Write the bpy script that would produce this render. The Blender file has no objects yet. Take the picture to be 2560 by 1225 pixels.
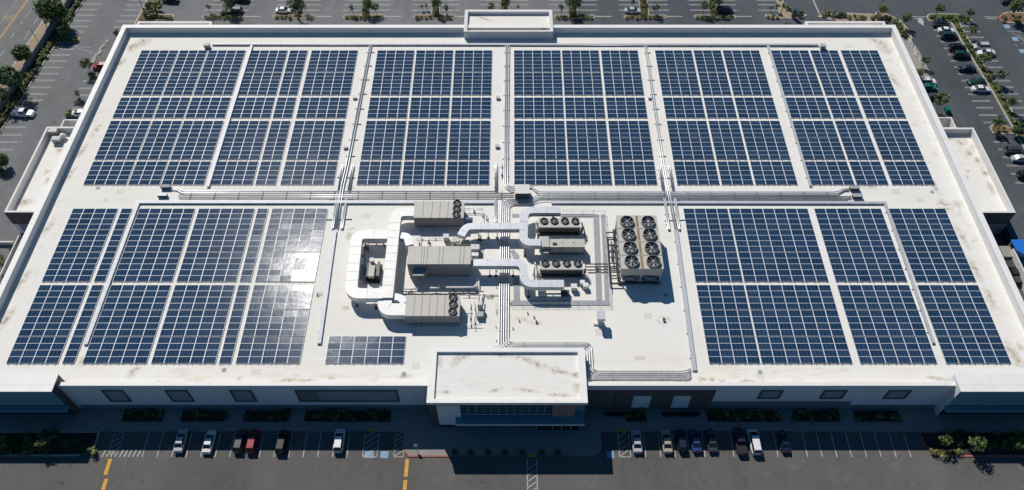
import bpy, math, random
from mathutils import Vector
R = math.radians
sc = bpy.context.scene
C = sc.collection
rnd = random.Random(7)

# ------------------------------------------------------------------ camera
CAMZ, FPX, DEP = 130.0, 1991.0, R(52.7)
cd = bpy.data.cameras.new('camera')
cam = bpy.data.objects.new('camera', cd); C.objects.link(cam)
cam.location = (0, 0, CAMZ); cam.rotation_euler = (math.pi/2-DEP, 0, 0)
cd.sensor_width = 36; cd.lens = FPX/2560*36; cd.clip_start = 1; cd.clip_end = 3000
sc.camera = cam
# ------------------------------------------------------------------ light
SX, SY = .46, .84                       # ground shadow of a 1 m post runs (+SX, -SY)
sd = Vector((-SX, SY, 1)).normalized()
w = bpy.data.worlds.new('World'); sc.world = w; w.use_nodes = True
nt = w.node_tree
bg = nt.nodes['Background']; sky = nt.nodes.new('ShaderNodeTexSky'); tint = nt.nodes.new('ShaderNodeMix')
tint.data_type = 'RGBA'; tint.blend_type = 'MULTIPLY'; tint.inputs[0].default_value = 1; tint.inputs[7].default_value = (.44, .97, 1.32, 1)
sky.sky_type = 'NISHITA'; sky.sun_disc = False
sky.sun_elevation = math.asin(sd.z); sky.sun_rotation = math.atan2(sd.x, sd.y)
sky.air_density = 1.0; sky.dust_density = .3; sky.ozone_density = 2.0
nt.links.new(sky.outputs[0], tint.inputs[6]); nt.links.new(tint.outputs[2], bg.inputs[0]); bg.inputs[1].default_value = .05
sl = bpy.data.lights.new('sun', 'SUN'); sl.energy = 5.0; sl.angle = R(.5); sl.color = (1, .955, .89)
sun = bpy.data.objects.new('sun', sl); C.objects.link(sun)
sun.rotation_euler = (-sd).to_track_quat('-Z', 'Y').to_euler()
sc.view_settings.view_transform = 'Standard'; sc.view_settings.look = 'None'
sc.view_settings.exposure = -.30; sc.view_settings.gamma = 1
sc.cycles.max_bounces = 6; sc.cycles.diffuse_bounces = 3; sc.cycles.glossy_bounces = 3

# ------------------------------------------------------------------ helpers
def at(px, py, z=0.0):
    "world point of photo pixel (px, py) on the level z"
    u, v = px-1280, py-612.5
    t = (CAMZ-z)/(FPX*math.sin(DEP)+v*math.cos(DEP))
    return (u*t, (FPX*math.cos(DEP)-v*math.sin(DEP))*t, z)

ORG = {}
class MB:
    def __init__(s): s.v, s.f, s.m = [], [], []
    def face(s, pts, mi=0):
        n = len(s.v); s.v += [tuple(p) for p in pts]; s.f.append(tuple(range(n, n+len(pts)))); s.m.append(mi)
    def box(s, x0, x1, y0, y1, z0, z1, mi=0, top=None):
        if x0 > x1: x0, x1 = x1, x0
        if y0 > y1: y0, y1 = y1, y0
        n = len(s.v)
        s.v += [(x0,y0,z0),(x1,y0,z0),(x1,y1,z0),(x0,y1,z0),(x0,y0,z1),(x1,y0,z1),(x1,y1,z1),(x0,y1,z1)]
        for k, q in enumerate(((3,2,1,0),(4,5,6,7),(0,1,5,4),(1,2,6,5),(2,3,7,6),(3,0,4,7))):
            s.f.append(tuple(n+i for i in q)); s.m.append(top if (k == 1 and top is not None) else mi)
    def prism(s, pts, z0, z1, mi=0, top=None):
        n = len(s.v); k = len(pts)
        s.v += [(p[0],p[1],z0) for p in pts]+[(p[0],p[1],z1) for p in pts]
        s.f.append(tuple(n+k+i for i in range(k))); s.m.append(mi if top is None else top)
        s.f.append(tuple(n+k-1-i for i in range(k))); s.m.append(mi)
        for i in range(k):
            j = (i+1) % k
            s.f.append((n+i, n+j, n+k+j, n+k+i)); s.m.append(mi)
    def cyl(s, c, z0, z1, r, n=16, r1=None, mi=0, top=None, cap=True):
        r1 = r if r1 is None else r1; b = len(s.v)
        for z, q in ((z0, r), (z1, r1)):
            s.v += [(c[0]+q*math.cos(2*math.pi*i/n), c[1]+q*math.sin(2*math.pi*i/n), z) for i in range(n)]
        for i in range(n):
            j = (i+1) % n; s.f.append((b+i, b+j, b+n+j, b+n+i)); s.m.append(mi)
        if cap:
            s.f.append(tuple(b+n+i for i in range(n))); s.m.append(mi if top is None else top)
            s.f.append(tuple(b+n-1-i for i in range(n))); s.m.append(mi)
    def ring(s, c, z0, z1, r, th, n=20, mi=0, inner=None):
        b = len(s.v); inner = mi if inner is None else inner
        for q, z in ((r*1.04, z0), (r, z1), (r-th, z1), (r-th, z0)):
            s.v += [(c[0]+q*math.cos(2*math.pi*i/n), c[1]+q*math.sin(2*math.pi*i/n), z) for i in range(n)]
        for k in range(3):
            for i in range(n):
                j = (i+1) % n
                s.f.append((b+k*n+i, b+k*n+j, b+k*n+n+j, b+k*n+n+i)); s.m.append(inner if k == 2 else mi)
    def tube(s, path, r, n=6, mi=0, r1=None):
        path = [Vector(p) for p in path]; b0 = len(s.v); L = len(path)
        for k, p in enumerate(path):
            d = (path[min(k+1, L-1)]-path[max(k-1, 0)]).normalized()
            a = d.cross(Vector((0, 0, 1)));
            if a.length < .01: a = Vector((1, 0, 0))
            a.normalize(); c = a.cross(d).normalized()
            q = r if r1 is None else r+(r1-r)*k/(L-1)
            for i in range(n):
                t = 2*math.pi*i/n; s.v.append(tuple(p+(a*math.cos(t)+c*math.sin(t))*q))
        for k in range(L-1):
            for i in range(n):
                j = (i+1) % n
                s.f.append((b0+k*n+i, b0+k*n+j, b0+k*n+n+j, b0+k*n+n+i)); s.m.append(mi)
        s.f.append(tuple(b0+n-1-i for i in range(n))); s.m.append(mi)
        s.f.append(tuple(b0+(L-1)*n+i for i in range(n))); s.m.append(mi)
    def strip(s, path, wd, z0, z1, mi=0, top=None):
        "rectangular section of width wd along a path of (x, y)"
        P = [Vector((p[0], p[1])) for p in path]; L = len(P); b = len(s.v)
        for k in range(L):
            if k == 0: d = P[1]-P[0]
            elif k == L-1: d = P[-1]-P[-2]
            else: d = (P[k]-P[k-1]).normalized()+(P[k+1]-P[k]).normalized()
            d.normalize(); nrm = Vector((-d.y, d.x)); h = wd/2
            if 0 < k < L-1:
                h /= max(.5, abs(nrm.dot(Vector((-(P[k]-P[k-1]).normalized().y, (P[k]-P[k-1]).normalized().x)))))
            a, c = P[k]+nrm*h, P[k]-nrm*h
            za = z0[k] if isinstance(z0, list) else z0; zb = z1[k] if isinstance(z1, list) else z1
            s.v += [(a.x,a.y,za),(c.x,c.y,za),(c.x,c.y,zb),(a.x,a.y,zb)]
        for k in range(L-1):
            o, q = b+4*k, b+4*k+4
            for i, j in ((0,1),(1,2),(2,3),(3,0)):
                s.f.append((o+i, q+i, q+j, o+j)); s.m.append(top if (i == 2 and top is not None) else mi)
        s.f.append((b, b+1, b+2, b+3)); s.m.append(mi)
        e = b+4*(L-1); s.f.append((e+3, e+2, e+1, e)); s.m.append(mi)
    def build(s, name, mats, parent=None, local=False, smooth=False):
        if not isinstance(mats, (list, tuple)): mats = [mats]
        o0 = (0, 0, 0)
        if parent is not None and not local: o0 = ORG.get(parent.name, (0, 0, 0))
        me = bpy.data.meshes.new(name)
        me.from_pydata([(p[0]-o0[0], p[1]-o0[1], p[2]-o0[2]) for p in s.v], [], s.f)
        for m in mats: me.materials.append(m)
        me.polygons.foreach_set('material_index', s.m)
        if smooth: me.polygons.foreach_set('use_smooth', [True]*len(s.f))
        import bmesh
        bm = bmesh.new(); bm.from_mesh(me); bmesh.ops.recalc_face_normals(bm, faces=bm.faces); bm.to_mesh(me); bm.free()
        me.update()
        o = bpy.data.objects.new(name, me); C.objects.link(o)
        if parent is not None: o.parent = parent
        ORG[o.name] = o0
        return o
def raw(name, verts, faces, mats, mi=None, parent=None, smooth=False):
    me = bpy.data.meshes.new(name); me.from_pydata(verts, [], faces)
    for m in mats: me.materials.append(m)
    if mi: me.polygons.foreach_set('material_index', mi)
    if smooth: me.polygons.foreach_set('use_smooth', [True]*len(faces))
    o = bpy.data.objects.new(name, me); C.objects.link(o)
    if parent is not None: o.parent = parent
    return o
def tag(o, label, cat, group=None):
    o['label'] = label; o['category'] = cat
    if group: o['group'] = group
    return o
def struct(o): o['kind'] = 'structure'; return o
def thing(name, label, cat, loc=(0,0,0), group=None):
    o = bpy.data.objects.new(name, None); C.objects.link(o); o.location = loc
    ORG[o.name] = tuple(loc); o.empty_display_size = .3
    return tag(o, label, cat, group)
def dup(root, loc, rz=0, scale=None, label=None, group=None, mat=None):
    def cp(o, par):
        c = o.copy(); C.objects.link(c)
        if par is not None: c.parent = par
        for ch in o.children: cp(ch, c)
        return c
    r = cp(root, None)
    r.location = loc; r.rotation_euler = (0, 0, rz)
    if scale is not None: r.scale = scale if isinstance(scale, (tuple, list)) else (scale,)*3
    if label: r['label'] = label
    if group: r['group'] = group
    return r
def fillet(P, r, n=5):
    "round the corners of a 2D/3D path"
    P = [Vector(p) for p in P]; out = [P[0]]
    for k in range(1, len(P)-1):
        a, b, c = P[k-1], P[k], P[k+1]
        u, v = (a-b), (c-b); q = min(r, u.length*.49, v.length*.49)
        if u.normalized().dot(v.normalized()) < -.999: out.append(b); continue
        p0, p1 = b+u.normalized()*q, b+v.normalized()*q
        for i in range(n+1):
            t = i/n; out.append(p0*(1-t)**2+b*2*t*(1-t)+p1*t*t)
    out.append(P[-1]); return out

# ------------------------------------------------------------------ materials
def mat(name, col, rough=.7, metal=0, spec=.5, var=.0, vscale=.3, dark=None, dscale=2, damt=.0, bump=0, stretch=(1,1,1), coord='Object', rnd_v=0):
    m = bpy.data.materials.new(name); m.use_nodes = True; t = m.node_tree; N = t.nodes; L = t.links
    b = N['Principled BSDF']; b.inputs['Roughness'].default_value = rough; b.inputs['Metallic'].default_value = metal
    b.inputs['Specular IOR Level'].default_value = spec
    b.inputs['Base Color'].default_value = (*col, 1)
    cur = None
    if var or damt or bump:
        tc = N.new('ShaderNodeTexCoord'); mp = N.new('ShaderNodeMapping'); mp.inputs['Scale'].default_value = stretch
        L.new(tc.outputs[coord], mp.inputs[0])
    if var:
        n1 = N.new('ShaderNodeTexNoise'); n1.inputs['Scale'].default_value = vscale; n1.inputs['Detail'].default_value = 5; n1.inputs['Roughness'].default_value = .65
        L.new(mp.outputs[0], n1.inputs['Vector'])
        mr = N.new('ShaderNodeMapRange'); mr.inputs[1].default_value = .3; mr.inputs[2].default_value = .7
        mr.inputs[3].default_value = 1-var; mr.inputs[4].default_value = 1+var
        L.new(n1.outputs['Fac'], mr.inputs[0])
        mx = N.new('ShaderNodeMix'); mx.data_type = 'RGBA'; mx.blend_type = 'MULTIPLY'; mx.inputs[0].default_value = 1
        mx.inputs[6].default_value = (*col, 1); L.new(mr.outputs[0], mx.inputs[7]); cur = mx.outputs[2]
    if damt:
        n2 = N.new('ShaderNodeTexNoise'); n2.inputs['Scale'].default_value = dscale; n2.inputs['Detail'].default_value = 6; n2.inputs['Roughness'].default_value = .7
        L.new(mp.outputs[0], n2.inputs['Vector'])
        r2 = N.new('ShaderNodeMapRange'); r2.inputs[1].default_value = .56; r2.inputs[2].default_value = .72; r2.inputs[4].default_value = damt
        L.new(n2.outputs['Fac'], r2.inputs[0])
        m2 = N.new('ShaderNodeMix'); m2.data_type = 'RGBA'; m2.inputs[7].default_value = (*dark, 1)
        if cur is not None: L.new(cur, m2.inputs[6])
        else: m2.inputs[6].default_value = (*col, 1)
        L.new(r2.outputs[0], m2.inputs[0]); cur = m2.outputs[2]
    if rnd_v:
        oi = N.new('ShaderNodeObjectInfo'); r3 = N.new('ShaderNodeMapRange'); r3.inputs[3].default_value = 1-rnd_v; r3.inputs[4].default_value = 1+rnd_v
        L.new(oi.outputs['Random'], r3.inputs[0])
        m3 = N.new('ShaderNodeMix'); m3.data_type = 'RGBA'; m3.blend_type = 'MULTIPLY'; m3.inputs[0].default_value = 1
        if cur is not None: L.new(cur, m3.inputs[6])
        else: m3.inputs[6].default_value = (*col, 1)
        L.new(r3.outputs[0], m3.inputs[7]); cur = m3.outputs[2]
    if cur is not None: L.new(cur, b.inputs['Base Color'])
    if bump:
        n4 = N.new('ShaderNodeTexNoise'); n4.inputs['Scale'].default_value = dscale*3; n4.inputs['Detail'].default_value = 4
        L.new(mp.outputs[0], n4.inputs['Vector'])
        bp = N.new('ShaderNodeBump'); bp.inputs['Strength'].default_value = bump; bp.inputs['Distance'].default_value = .05
        L.new(n4.outputs['Fac'], bp.inputs['Height']); L.new(bp.outputs[0], b.inputs['Normal'])
    return m

def asphalt_mat(name, col, crackamt=.5):
    m = mat(name, col, .9, spec=.25, var=.24, vscale=.05, dark=tuple(c*.66 for c in col), dscale=.3, damt=.5, bump=0, stretch=(1, .45, 1))
    t = m.node_tree; N = t.nodes; L = t.links; b = N['Principled BSDF']
    src = b.inputs['Base Color'].links[0].from_socket
    tc = N.new('ShaderNodeTexCoord')
    g = N.new('ShaderNodeTexNoise'); g.inputs['Scale'].default_value = 9; g.inputs['Detail'].default_value = 3; L.new(tc.outputs['Object'], g.inputs['Vector'])
    mr = N.new('ShaderNodeMapRange'); mr.inputs[1].default_value = .3; mr.inputs[2].default_value = .7; mr.inputs[3].default_value = .8; mr.inputs[4].default_value = 1.2
    L.new(g.outputs['Fac'], mr.inputs[0])
    # sealed cracks
    nz = N.new('ShaderNodeTexNoise'); nz.inputs['Scale'].default_value = .25; nz.inputs['Detail'].default_value = 3; L.new(tc.outputs['Object'], nz.inputs['Vector'])
    ad = N.new('ShaderNodeMix'); ad.data_type = 'VECTOR'; ad.inputs[0].default_value = .12
    L.new(tc.outputs['Object'], ad.inputs[4]); 
    sc_ = N.new('ShaderNodeVectorMath'); sc_.operation = 'SCALE'; sc_.inputs['Scale'].default_value = 60; L.new(nz.outputs['Color'], sc_.inputs[0]); L.new(sc_.outputs[0], ad.inputs[5])
    vo = N.new('ShaderNodeTexVoronoi'); vo.feature = 'DISTANCE_TO_EDGE'; vo.inputs['Scale'].default_value = .055; L.new(ad.outputs[1], vo.inputs['Vector'])
    cr = N.new('ShaderNodeMapRange'); cr.inputs[1].default_value = .002; cr.inputs[2].default_value = .007; cr.inputs[3].default_value = 1-crackamt; cr.inputs[4].default_value = 1
    L.new(vo.outputs['Distance'], cr.inputs[0])
    os_ = N.new('ShaderNodeTexNoise'); os_.inputs['Scale'].default_value = .7; os_.inputs['Detail'].default_value = 2; L.new(tc.outputs['Object'], os_.inputs['Vector'])
    orr = N.new('ShaderNodeMapRange'); orr.inputs[1].default_value = .68; orr.inputs[2].default_value = .76; orr.inputs[3].default_value = 1; orr.inputs[4].default_value = .55; L.new(os_.outputs['Fac'], orr.inputs[0])
    ty = N.new('ShaderNodeTexNoise'); ty.inputs['Scale'].default_value = .25; ty.inputs['Detail'].default_value = 5; ty.inputs['Distortion'].default_value = 2.5; L.new(tc.outputs['Object'], ty.inputs['Vector'])
    tr_ = N.new('ShaderNodeMapRange'); tr_.inputs[1].default_value = .58; tr_.inputs[2].default_value = .66; tr_.inputs[3].default_value = 1; tr_.inputs[4].default_value = 1.16; L.new(ty.outputs['Fac'], tr_.inputs[0])
    m0 = N.new('ShaderNodeMath'); m0.operation = 'MULTIPLY'; L.new(orr.outputs[0], m0.inputs[0]); L.new(tr_.outputs[0], m0.inputs[1])
    m1 = N.new('ShaderNodeMath'); m1.operation = 'MULTIPLY'; L.new(m0.outputs[0], m1.inputs[0]); L.new(cr.outputs[0], m1.inputs[1])
    mu = N.new('ShaderNodeMath'); mu.operation = 'MULTIPLY'; L.new(mr.outputs[0], mu.inputs[0]); L.new(m1.outputs[0], mu.inputs[1])
    mx = N.new('ShaderNodeMix'); mx.data_type = 'RGBA'; mx.blend_type = 'MULTIPLY'; mx.inputs[0].default_value = 1
    L.new(src, mx.inputs[6]); L.new(mu.outputs[0], mx.inputs[7]); L.new(mx.outputs[2], b.inputs['Base Color'])
    return m
def roof_mat(name, col, stain=.5, wet=1.0):
    m = bpy.data.materials.new(name); m.use_nodes = True; t = m.node_tree; N = t.nodes; L = t.links
    b = N['Principled BSDF']; b.inputs['Roughness'].default_value = .75; b.inputs['Specular IOR Level'].default_value = .25
    tc = N.new('ShaderNodeTexCoord')
    def noise(scale, det, st, off=0):
        mp = N.new('ShaderNodeMapping'); mp.inputs['Scale'].default_value = st; mp.inputs['Location'].default_value = (off, off*.7, 0)
        L.new(tc.outputs['Object'], mp.inputs[0])
        n = N.new('ShaderNodeTexNoise'); n.inputs['Scale'].default_value = scale; n.inputs['Detail'].default_value = det; n.inputs['Roughness'].default_value = .68
        L.new(mp.outputs[0], n.inputs['Vector']); return n.outputs['Fac']
    def rng(s, a, c, lo, hi):
        r = N.new('ShaderNodeMapRange'); r.inputs[1].default_value = a; r.inputs[2].default_value = c; r.inputs[3].default_value = lo; r.inputs[4].default_value = hi
        L.new(s, r.inputs[0]); return r.outputs[0]
    def mix(fac, a, col2, mode='MIX'):
        x = N.new('ShaderNodeMix'); x.data_type = 'RGBA'; x.blend_type = mode
        if isinstance(fac, float): x.inputs[0].default_value = fac
        else: L.new(fac, x.inputs[0])
        if isinstance(a, tuple): x.inputs[6].default_value = (*a, 1)
        else: L.new(a, x.inputs[6])
        x.inputs[7].default_value = (*col2, 1); return x.outputs[2]
    c = mix(rng(noise(.05, 4, (1,1,1)), .4, .65, 0, .6), col, tuple(q*k for q, k in zip(col, (.97,.94,.87))))
    c = mix(rng(noise(.22, 6, (.3,1.4,1), 11), .52, .75, 0, .35*wet), c, tuple(q*k for q, k in zip(col, (.86,.80,.70))))
    c = mix(rng(noise(.5, 7, (1,1.6,1), 40), .66, .76, 0, stain), c, (.30,.24,.17))
    c = mix(rng(noise(1.6, 3, (1,1,1), 77), .70, .76, 0, stain*.7), c, (.16,.12,.09))
    sx = N.new('ShaderNodeSeparateXYZ'); L.new(tc.outputs['Object'], sx.inputs[0])
    for ax, lo, hi in (('X', 80, 90), ('Y', 9, 2), ('X', -88, -92)):
        zone = rng(sx.outputs[ax], lo, hi, 0, 1)
        for sc_, st_, c2, a0, a1 in ((.35, (1.3,1.0,1) if ax == 'X' else (.45,1.7,1), (.46,.37,.26), .55, .74), (.9, (1,1,1), (.20,.14,.09), .66, .73)):
            mm = N.new('ShaderNodeMath'); mm.operation = 'MULTIPLY'; L.new(zone, mm.inputs[0]); L.new(rng(noise(sc_, 6, st_, 23+lo), a0, a1, 0, stain), mm.inputs[1]); c = mix(mm.outputs[0], c, c2)
    # membrane seams every 3 m
    for ax, per in (('Y', 3.05), ('X', 24.0)):
        pp = N.new('ShaderNodeMath'); pp.operation = 'PINGPONG'; pp.inputs[1].default_value = per/2; L.new(sx.outputs[ax], pp.inputs[0])
        c = mix(rng(pp.outputs[0], .03, .10, .10, 0), c, (.42,.38,.31))
    L.new(c, b.inputs['Base Color'])
    return m
def leaf_mat(name, col, var=.35):
    m = bpy.data.materials.new(name); m.use_nodes = True; t = m.node_tree; N = t.nodes; L = t.links
    b = N['Principled BSDF']; b.inputs['Roughness'].default_value = .55; b.inputs['Specular IOR Level'].default_value = .3
    oi = N.new('ShaderNodeObjectInfo'); tc = N.new('ShaderNodeTexCoord'); n = N.new('ShaderNodeTexNoise'); n.inputs['Scale'].default_value = 1.3
    L.new(tc.outputs['Object'], n.inputs['Vector'])
    a = N.new('ShaderNodeMath'); a.operation = 'MULTIPLY_ADD'; a.inputs[1].default_value = .35; L.new(oi.outputs['Random'], a.inputs[0]); L.new(n.outputs['Fac'], a.inputs[2])
    r = N.new('ShaderNodeMapRange'); r.inputs[1].default_value = .35; r.inputs[2].default_value = 1.0; r.inputs[3].default_value = 1-var; r.inputs[4].default_value = 1+var
    L.new(a.outputs[0], r.inputs[0])
    x = N.new('ShaderNodeMix'); x.data_type = 'RGBA'; x.blend_type = 'MULTIPLY'; x.inputs[0].default_value = 1; x.inputs[6].default_value = (*col, 1)
    L.new(r.outputs[0], x.inputs[7]); L.new(x.outputs[2], b.inputs['Base Color'])
    return m
def panel_mat():
    m = bpy.data.materials.new('solar_glass'); m.use_nodes = True; t = m.node_tree; N = t.nodes; L = t.links
    b = N['Principled BSDF']; b.inputs['Roughness'].default_value = .165; b.inputs['Specular IOR Level'].default_value = .038
    tc = N.new('ShaderNodeTexCoord'); sx = N.new('ShaderNodeSeparateXYZ'); L.new(tc.outputs['Object'], sx.inputs[0])
    def line(axis, period, off, w0, w1, amp):
        ad = N.new('ShaderNodeMath'); ad.operation = 'ADD'; ad.inputs[1].default_value = off; L.new(sx.outputs[axis], ad.inputs[0])
        pp = N.new('ShaderNodeMath'); pp.operation = 'PINGPONG'; pp.inputs[1].default_value = period/2; L.new(ad.outputs[0], pp.inputs[0])
        r = N.new('ShaderNodeMapRange'); r.inputs[1].default_value = w0; r.inputs[2].default_value = w1; r.inputs[3].default_value = amp; r.inputs[4].default_value = 0
        L.new(pp.outputs[0], r.inputs[0]); return r.outputs[0]
    a = line('X', .7, .35, .012, .03, .55); c = line('X', .175, 0, .006, .014, .05); d = line('Y', .16, 0, .005, .012, .06)
    mx = N.new('ShaderNodeMath'); mx.operation = 'MAXIMUM'; L.new(a, mx.inputs[0]); L.new(c, mx.inputs[1])
    m2 = N.new('ShaderNodeMath'); m2.operation = 'MAXIMUM'; L.new(mx.outputs[0], m2.inputs[0]); L.new(d, m2.inputs[1])
    oi = N.new('ShaderNodeObjectInfo')
    cr = N.new('ShaderNodeValToRGB'); e = cr.color_ramp.elements
    e[0].position = 0; e[0].color = (.009,.034,.071,1); e[1].position = 1; e[1].color = (.021,.050,.100,1)
    k = e.new(.5); k.color = (.012,.042,.092,1)
    L.new(oi.outputs['Random'], cr.inputs[0])
    x = N.new('ShaderNodeMix'); x.data_type = 'RGBA'; x.inputs[7].default_value = (.16,.22,.34,1)
    L.new(m2.outputs[0], x.inputs[0]); L.new(cr.outputs[0], x.inputs[6]); L.new(x.outputs[2], b.inputs['Base Color'])
    # slight bowing of the glass, a different one on every panel
    mp = N.new('ShaderNodeVectorMath'); mp.operation = 'ADD'; L.new(tc.outputs['Object'], mp.inputs[0])
    cb = N.new('ShaderNodeCombineXYZ'); mu = N.new('ShaderNodeMath'); mu.operation = 'MULTIPLY'; mu.inputs[1].default_value = 90; L.new(oi.outputs['Random'], mu.inputs[0]); L.new(mu.outputs[0], cb.inputs[0]); L.new(cb.outputs[0], mp.inputs[1])
    n = N.new('ShaderNodeTexNoise'); n.inputs['Scale'].default_value = 1.1; n.inputs['Detail'].default_value = 1; L.new(mp.outputs[0], n.inputs['Vector'])
    bp = N.new('ShaderNodeBump'); bp.inputs['Strength'].default_value = .4; bp.inputs['Distance'].default_value = .014; L.new(n.outputs['Fac'], bp.inputs['Height'])
    # shading normal bent to place the sun glare; the glass itself stays flat
    ge = N.new('ShaderNodeNewGeometry'); va = N.new('ShaderNodeVectorMath'); va.operation = 'ADD'; va.inputs[1].default_value = (-.066, .036, 0); vn = N.new('ShaderNodeVectorMath'); vn.operation = 'NORMALIZE'
    L.new(ge.outputs['Normal'], va.inputs[0]); L.new(va.outputs[0], vn.inputs[0]); L.new(vn.outputs[0], bp.inputs['Normal']); L.new(bp.outputs[0], b.inputs['Normal'])
    return m

M = {}
M['asphalt'] = asphalt_mat('asphalt', (.118,.111,.103), .10)
M['asphalt2'] = asphalt_mat('old_asphalt', (.172,.174,.176), .10)
M['asphalt3'] = asphalt_mat('new_asphalt', (.082,.091,.102), .10)
M['street'] = asphalt_mat('street_asphalt', (.168,.170,.168), .15)
M['concrete'] = mat('concrete', (.30,.28,.25), .85, var=.12, vscale=.4, dark=(.2,.18,.16), dscale=1.5, damt=.4)
M['kerb'] = mat('kerb_concrete', (.42,.39,.33), .85, var=.12, vscale=1)
M['redkerb'] = mat('red_kerb', (.36,.13,.10), .8, var=.25, vscale=2)
M['paint'] = mat('white_road_paint', (.42,.42,.41), .8, var=.25, vscale=1.2, dark=(.18,.18,.18), dscale=2.5, damt=.5)
M['ypaint'] = mat('yellow_road_paint', (.62,.33,.05), .8, var=.15, vscale=1.2, dark=(.3,.2,.06), dscale=2, damt=.4)
M['bpaint'] = mat('blue_road_paint', (.20,.34,.52), .8, var=.25, vscale=1.5)
M['dirt'] = mat('bark_mulch', (.20,.115,.065), .95, var=.3, vscale=1.2, dark=(.10,.06,.04), dscale=3, damt=.6)
M['soil'] = mat('soil_painted_shade', (.035,.028,.022), .95, var=.3, vscale=1.2)  # bed soil with the shade of wall and store front painted in
M['sand'] = mat('dry_soil', (.33,.25,.17), .95, var=.2, vscale=.8, dark=(.16,.12,.08), dscale=2, damt=.5)
M['grass'] = mat('lawn', (.075,.095,.028), .95, var=.35, vscale=1.1, dark=(.12,.09,.04), dscale=2, damt=.5)
M['roof'] = roof_mat('roof_membrane', (.80,.78,.735), .55)
M['roof2'] = roof_mat('roof_membrane_stained', (.80,.78,.74), .4)
M['wall'] = mat('white_stucco', (.72,.70,.68), .85, var=.05, vscale=.3, dark=(.6,.57,.53), dscale=.8, damt=.25, stretch=(1,1,.3))
M['coping'] = mat('white_coping', (.80,.785,.75), .6, var=.04, vscale=.3, dark=(.62,.58,.5), dscale=.5, damt=.3)
def joints(m, per):
    t = m.node_tree; N = t.nodes; L = t.links; b = N['Principled BSDF']; src = b.inputs['Base Color'].links[0].from_socket
    tc = N.new('ShaderNodeTexCoord'); sx = N.new('ShaderNodeSeparateXYZ'); L.new(tc.outputs['Object'], sx.inputs[0])
    for ax in 'XY':
        pp = N.new('ShaderNodeMath'); pp.operation = 'PINGPONG'; pp.inputs[1].default_value = per/2; L.new(sx.outputs[ax], pp.inputs[0])
        r = N.new('ShaderNodeMapRange'); r.inputs[1].default_value = .02; r.inputs[2].default_value = .05; r.inputs[3].default_value = .55; r.inputs[4].default_value = 0; L.new(pp.outputs[0], r.inputs[0])
        x = N.new('ShaderNodeMix'); x.data_type = 'RGBA'; x.inputs[7].default_value = (.4,.38,.35,1); L.new(r.outputs[0], x.inputs[0]); L.new(src, x.inputs[6]); src = x.outputs[2]
    L.new(src, b.inputs['Base Color'])
joints(M['coping'], 7.3)
M['front'] = mat('lavender_grey_stucco', (.72,.68,.71), .85, var=.05, vscale=.4, dark=(.6,.57,.6), dscale=.7, damt=.3, stretch=(1,1,.4))
M['front2'] = mat('dark_wainscot', (.16,.17,.19), .8, var=.1, vscale=.5)
M['brown'] = mat('brown_wall_panel', (.10,.085,.08), .8, var=.08, vscale=.5)
M['tan'] = mat('clay_panel', (.28,.19,.16), .8, var=.08, vscale=.5)
M['wframe'] = mat('dark_teal_trim', (.06,.10,.12), .6, var=.05)
M['wpanel'] = mat('pale_blue_panel', (.26,.30,.34), .6, var=.05)
M['wpanel2'] = mat('light_panel', (.62,.64,.66), .6, var=.05)
M['glassg'] = mat('green_glass', (.015,.05,.055), .1, spec=.6, var=.2, vscale=.5)
M['mullion'] = mat('mullion', (.30,.36,.38), .5, var=.05)
M['doorglass'] = mat('door_glass', (.012,.014,.02), .1, var=.1)
M['bluewall'] = mat('teal_blue_wall', (.11,.27,.33), .7, var=.06, vscale=.5)
M['gwall'] = mat('grey_boundary_wall', (.17,.19,.195), .9, var=.1, vscale=.6)
M['pframe'] = mat('panel_frame', (.82,.83,.86), .45, metal=.0, var=.05)
M['pglass'] = panel_mat()
M['rack'] = mat('racking', (.16,.14,.13), .5, metal=.4, var=.1)
M['galv'] = mat('galvanised_steel', (.46,.48,.51), .6, metal=.2, var=.12, vscale=1.2, dark=(.35,.36,.38), dscale=2, damt=.3)
M['duct'] = mat('duct_sheet_metal', (.50,.515,.55), .5, metal=.2, var=.12, vscale=.9, dark=(.40,.41,.43), dscale=1.1, damt=.5, bump=.45)
M['ductw'] = mat('white_wrapped_duct', (.70,.69,.665), .5, metal=.05, var=.06, vscale=.9, dark=(.52,.51,.5), dscale=1.0, damt=.55, bump=.5)
M['flange'] = mat('duct_flange', (.40,.40,.41), .5, metal=.2, var=.1)
M['pipe'] = mat('conduit', (.60,.61,.63), .4, metal=.5, var=.12, vscale=.6)
M['pipew'] = mat('white_insulated_pipe', (.72,.71,.67), .6, var=.1)
M['support'] = mat('support_block', (.20,.19,.18), .8, var=.15)
M['clamp'] = mat('pipe_support', (.09,.085,.08), .7, var=.1)
M['beige'] = mat('beige_cabinet', (.50,.475,.42), .6, var=.06, vscale=.6, dark=(.38,.35,.3), dscale=1.2, damt=.35)
M['beige2'] = mat('grey_cabinet', (.40,.395,.37), .6, var=.06, vscale=.6, dark=(.28,.27,.25), dscale=1.5, damt=.35)
M['beige3'] = mat('shaded_cabinet', (.29,.285,.265), .65, var=.08, vscale=.6, dark=(.18,.17,.15), dscale=1.5, damt=.5)  # darker copy of the cabinet colour, shade painted into the unit sides
M['cowl'] = mat('fan_cowl_grey', (.27,.27,.26), .6, var=.1)
M['seam'] = mat('cabinet_seam', (.22,.21,.19), .7, var=.1)
M['black'] = mat('black_metal', (.012,.013,.014), .5, var=.15)
M['dgrey'] = mat('dark_grey_metal', (.055,.057,.06), .5, var=.15)
M['blade'] = mat('fan_blade', (.085,.09,.095), .5, metal=.2, var=.1)
M['ind'] = mat('dark_teal_steel', (.03,.055,.065), .5, var=.15)
M['rust'] = mat('rusty_steel', (.30,.19,.11), .8, var=.25, vscale=2)
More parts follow.
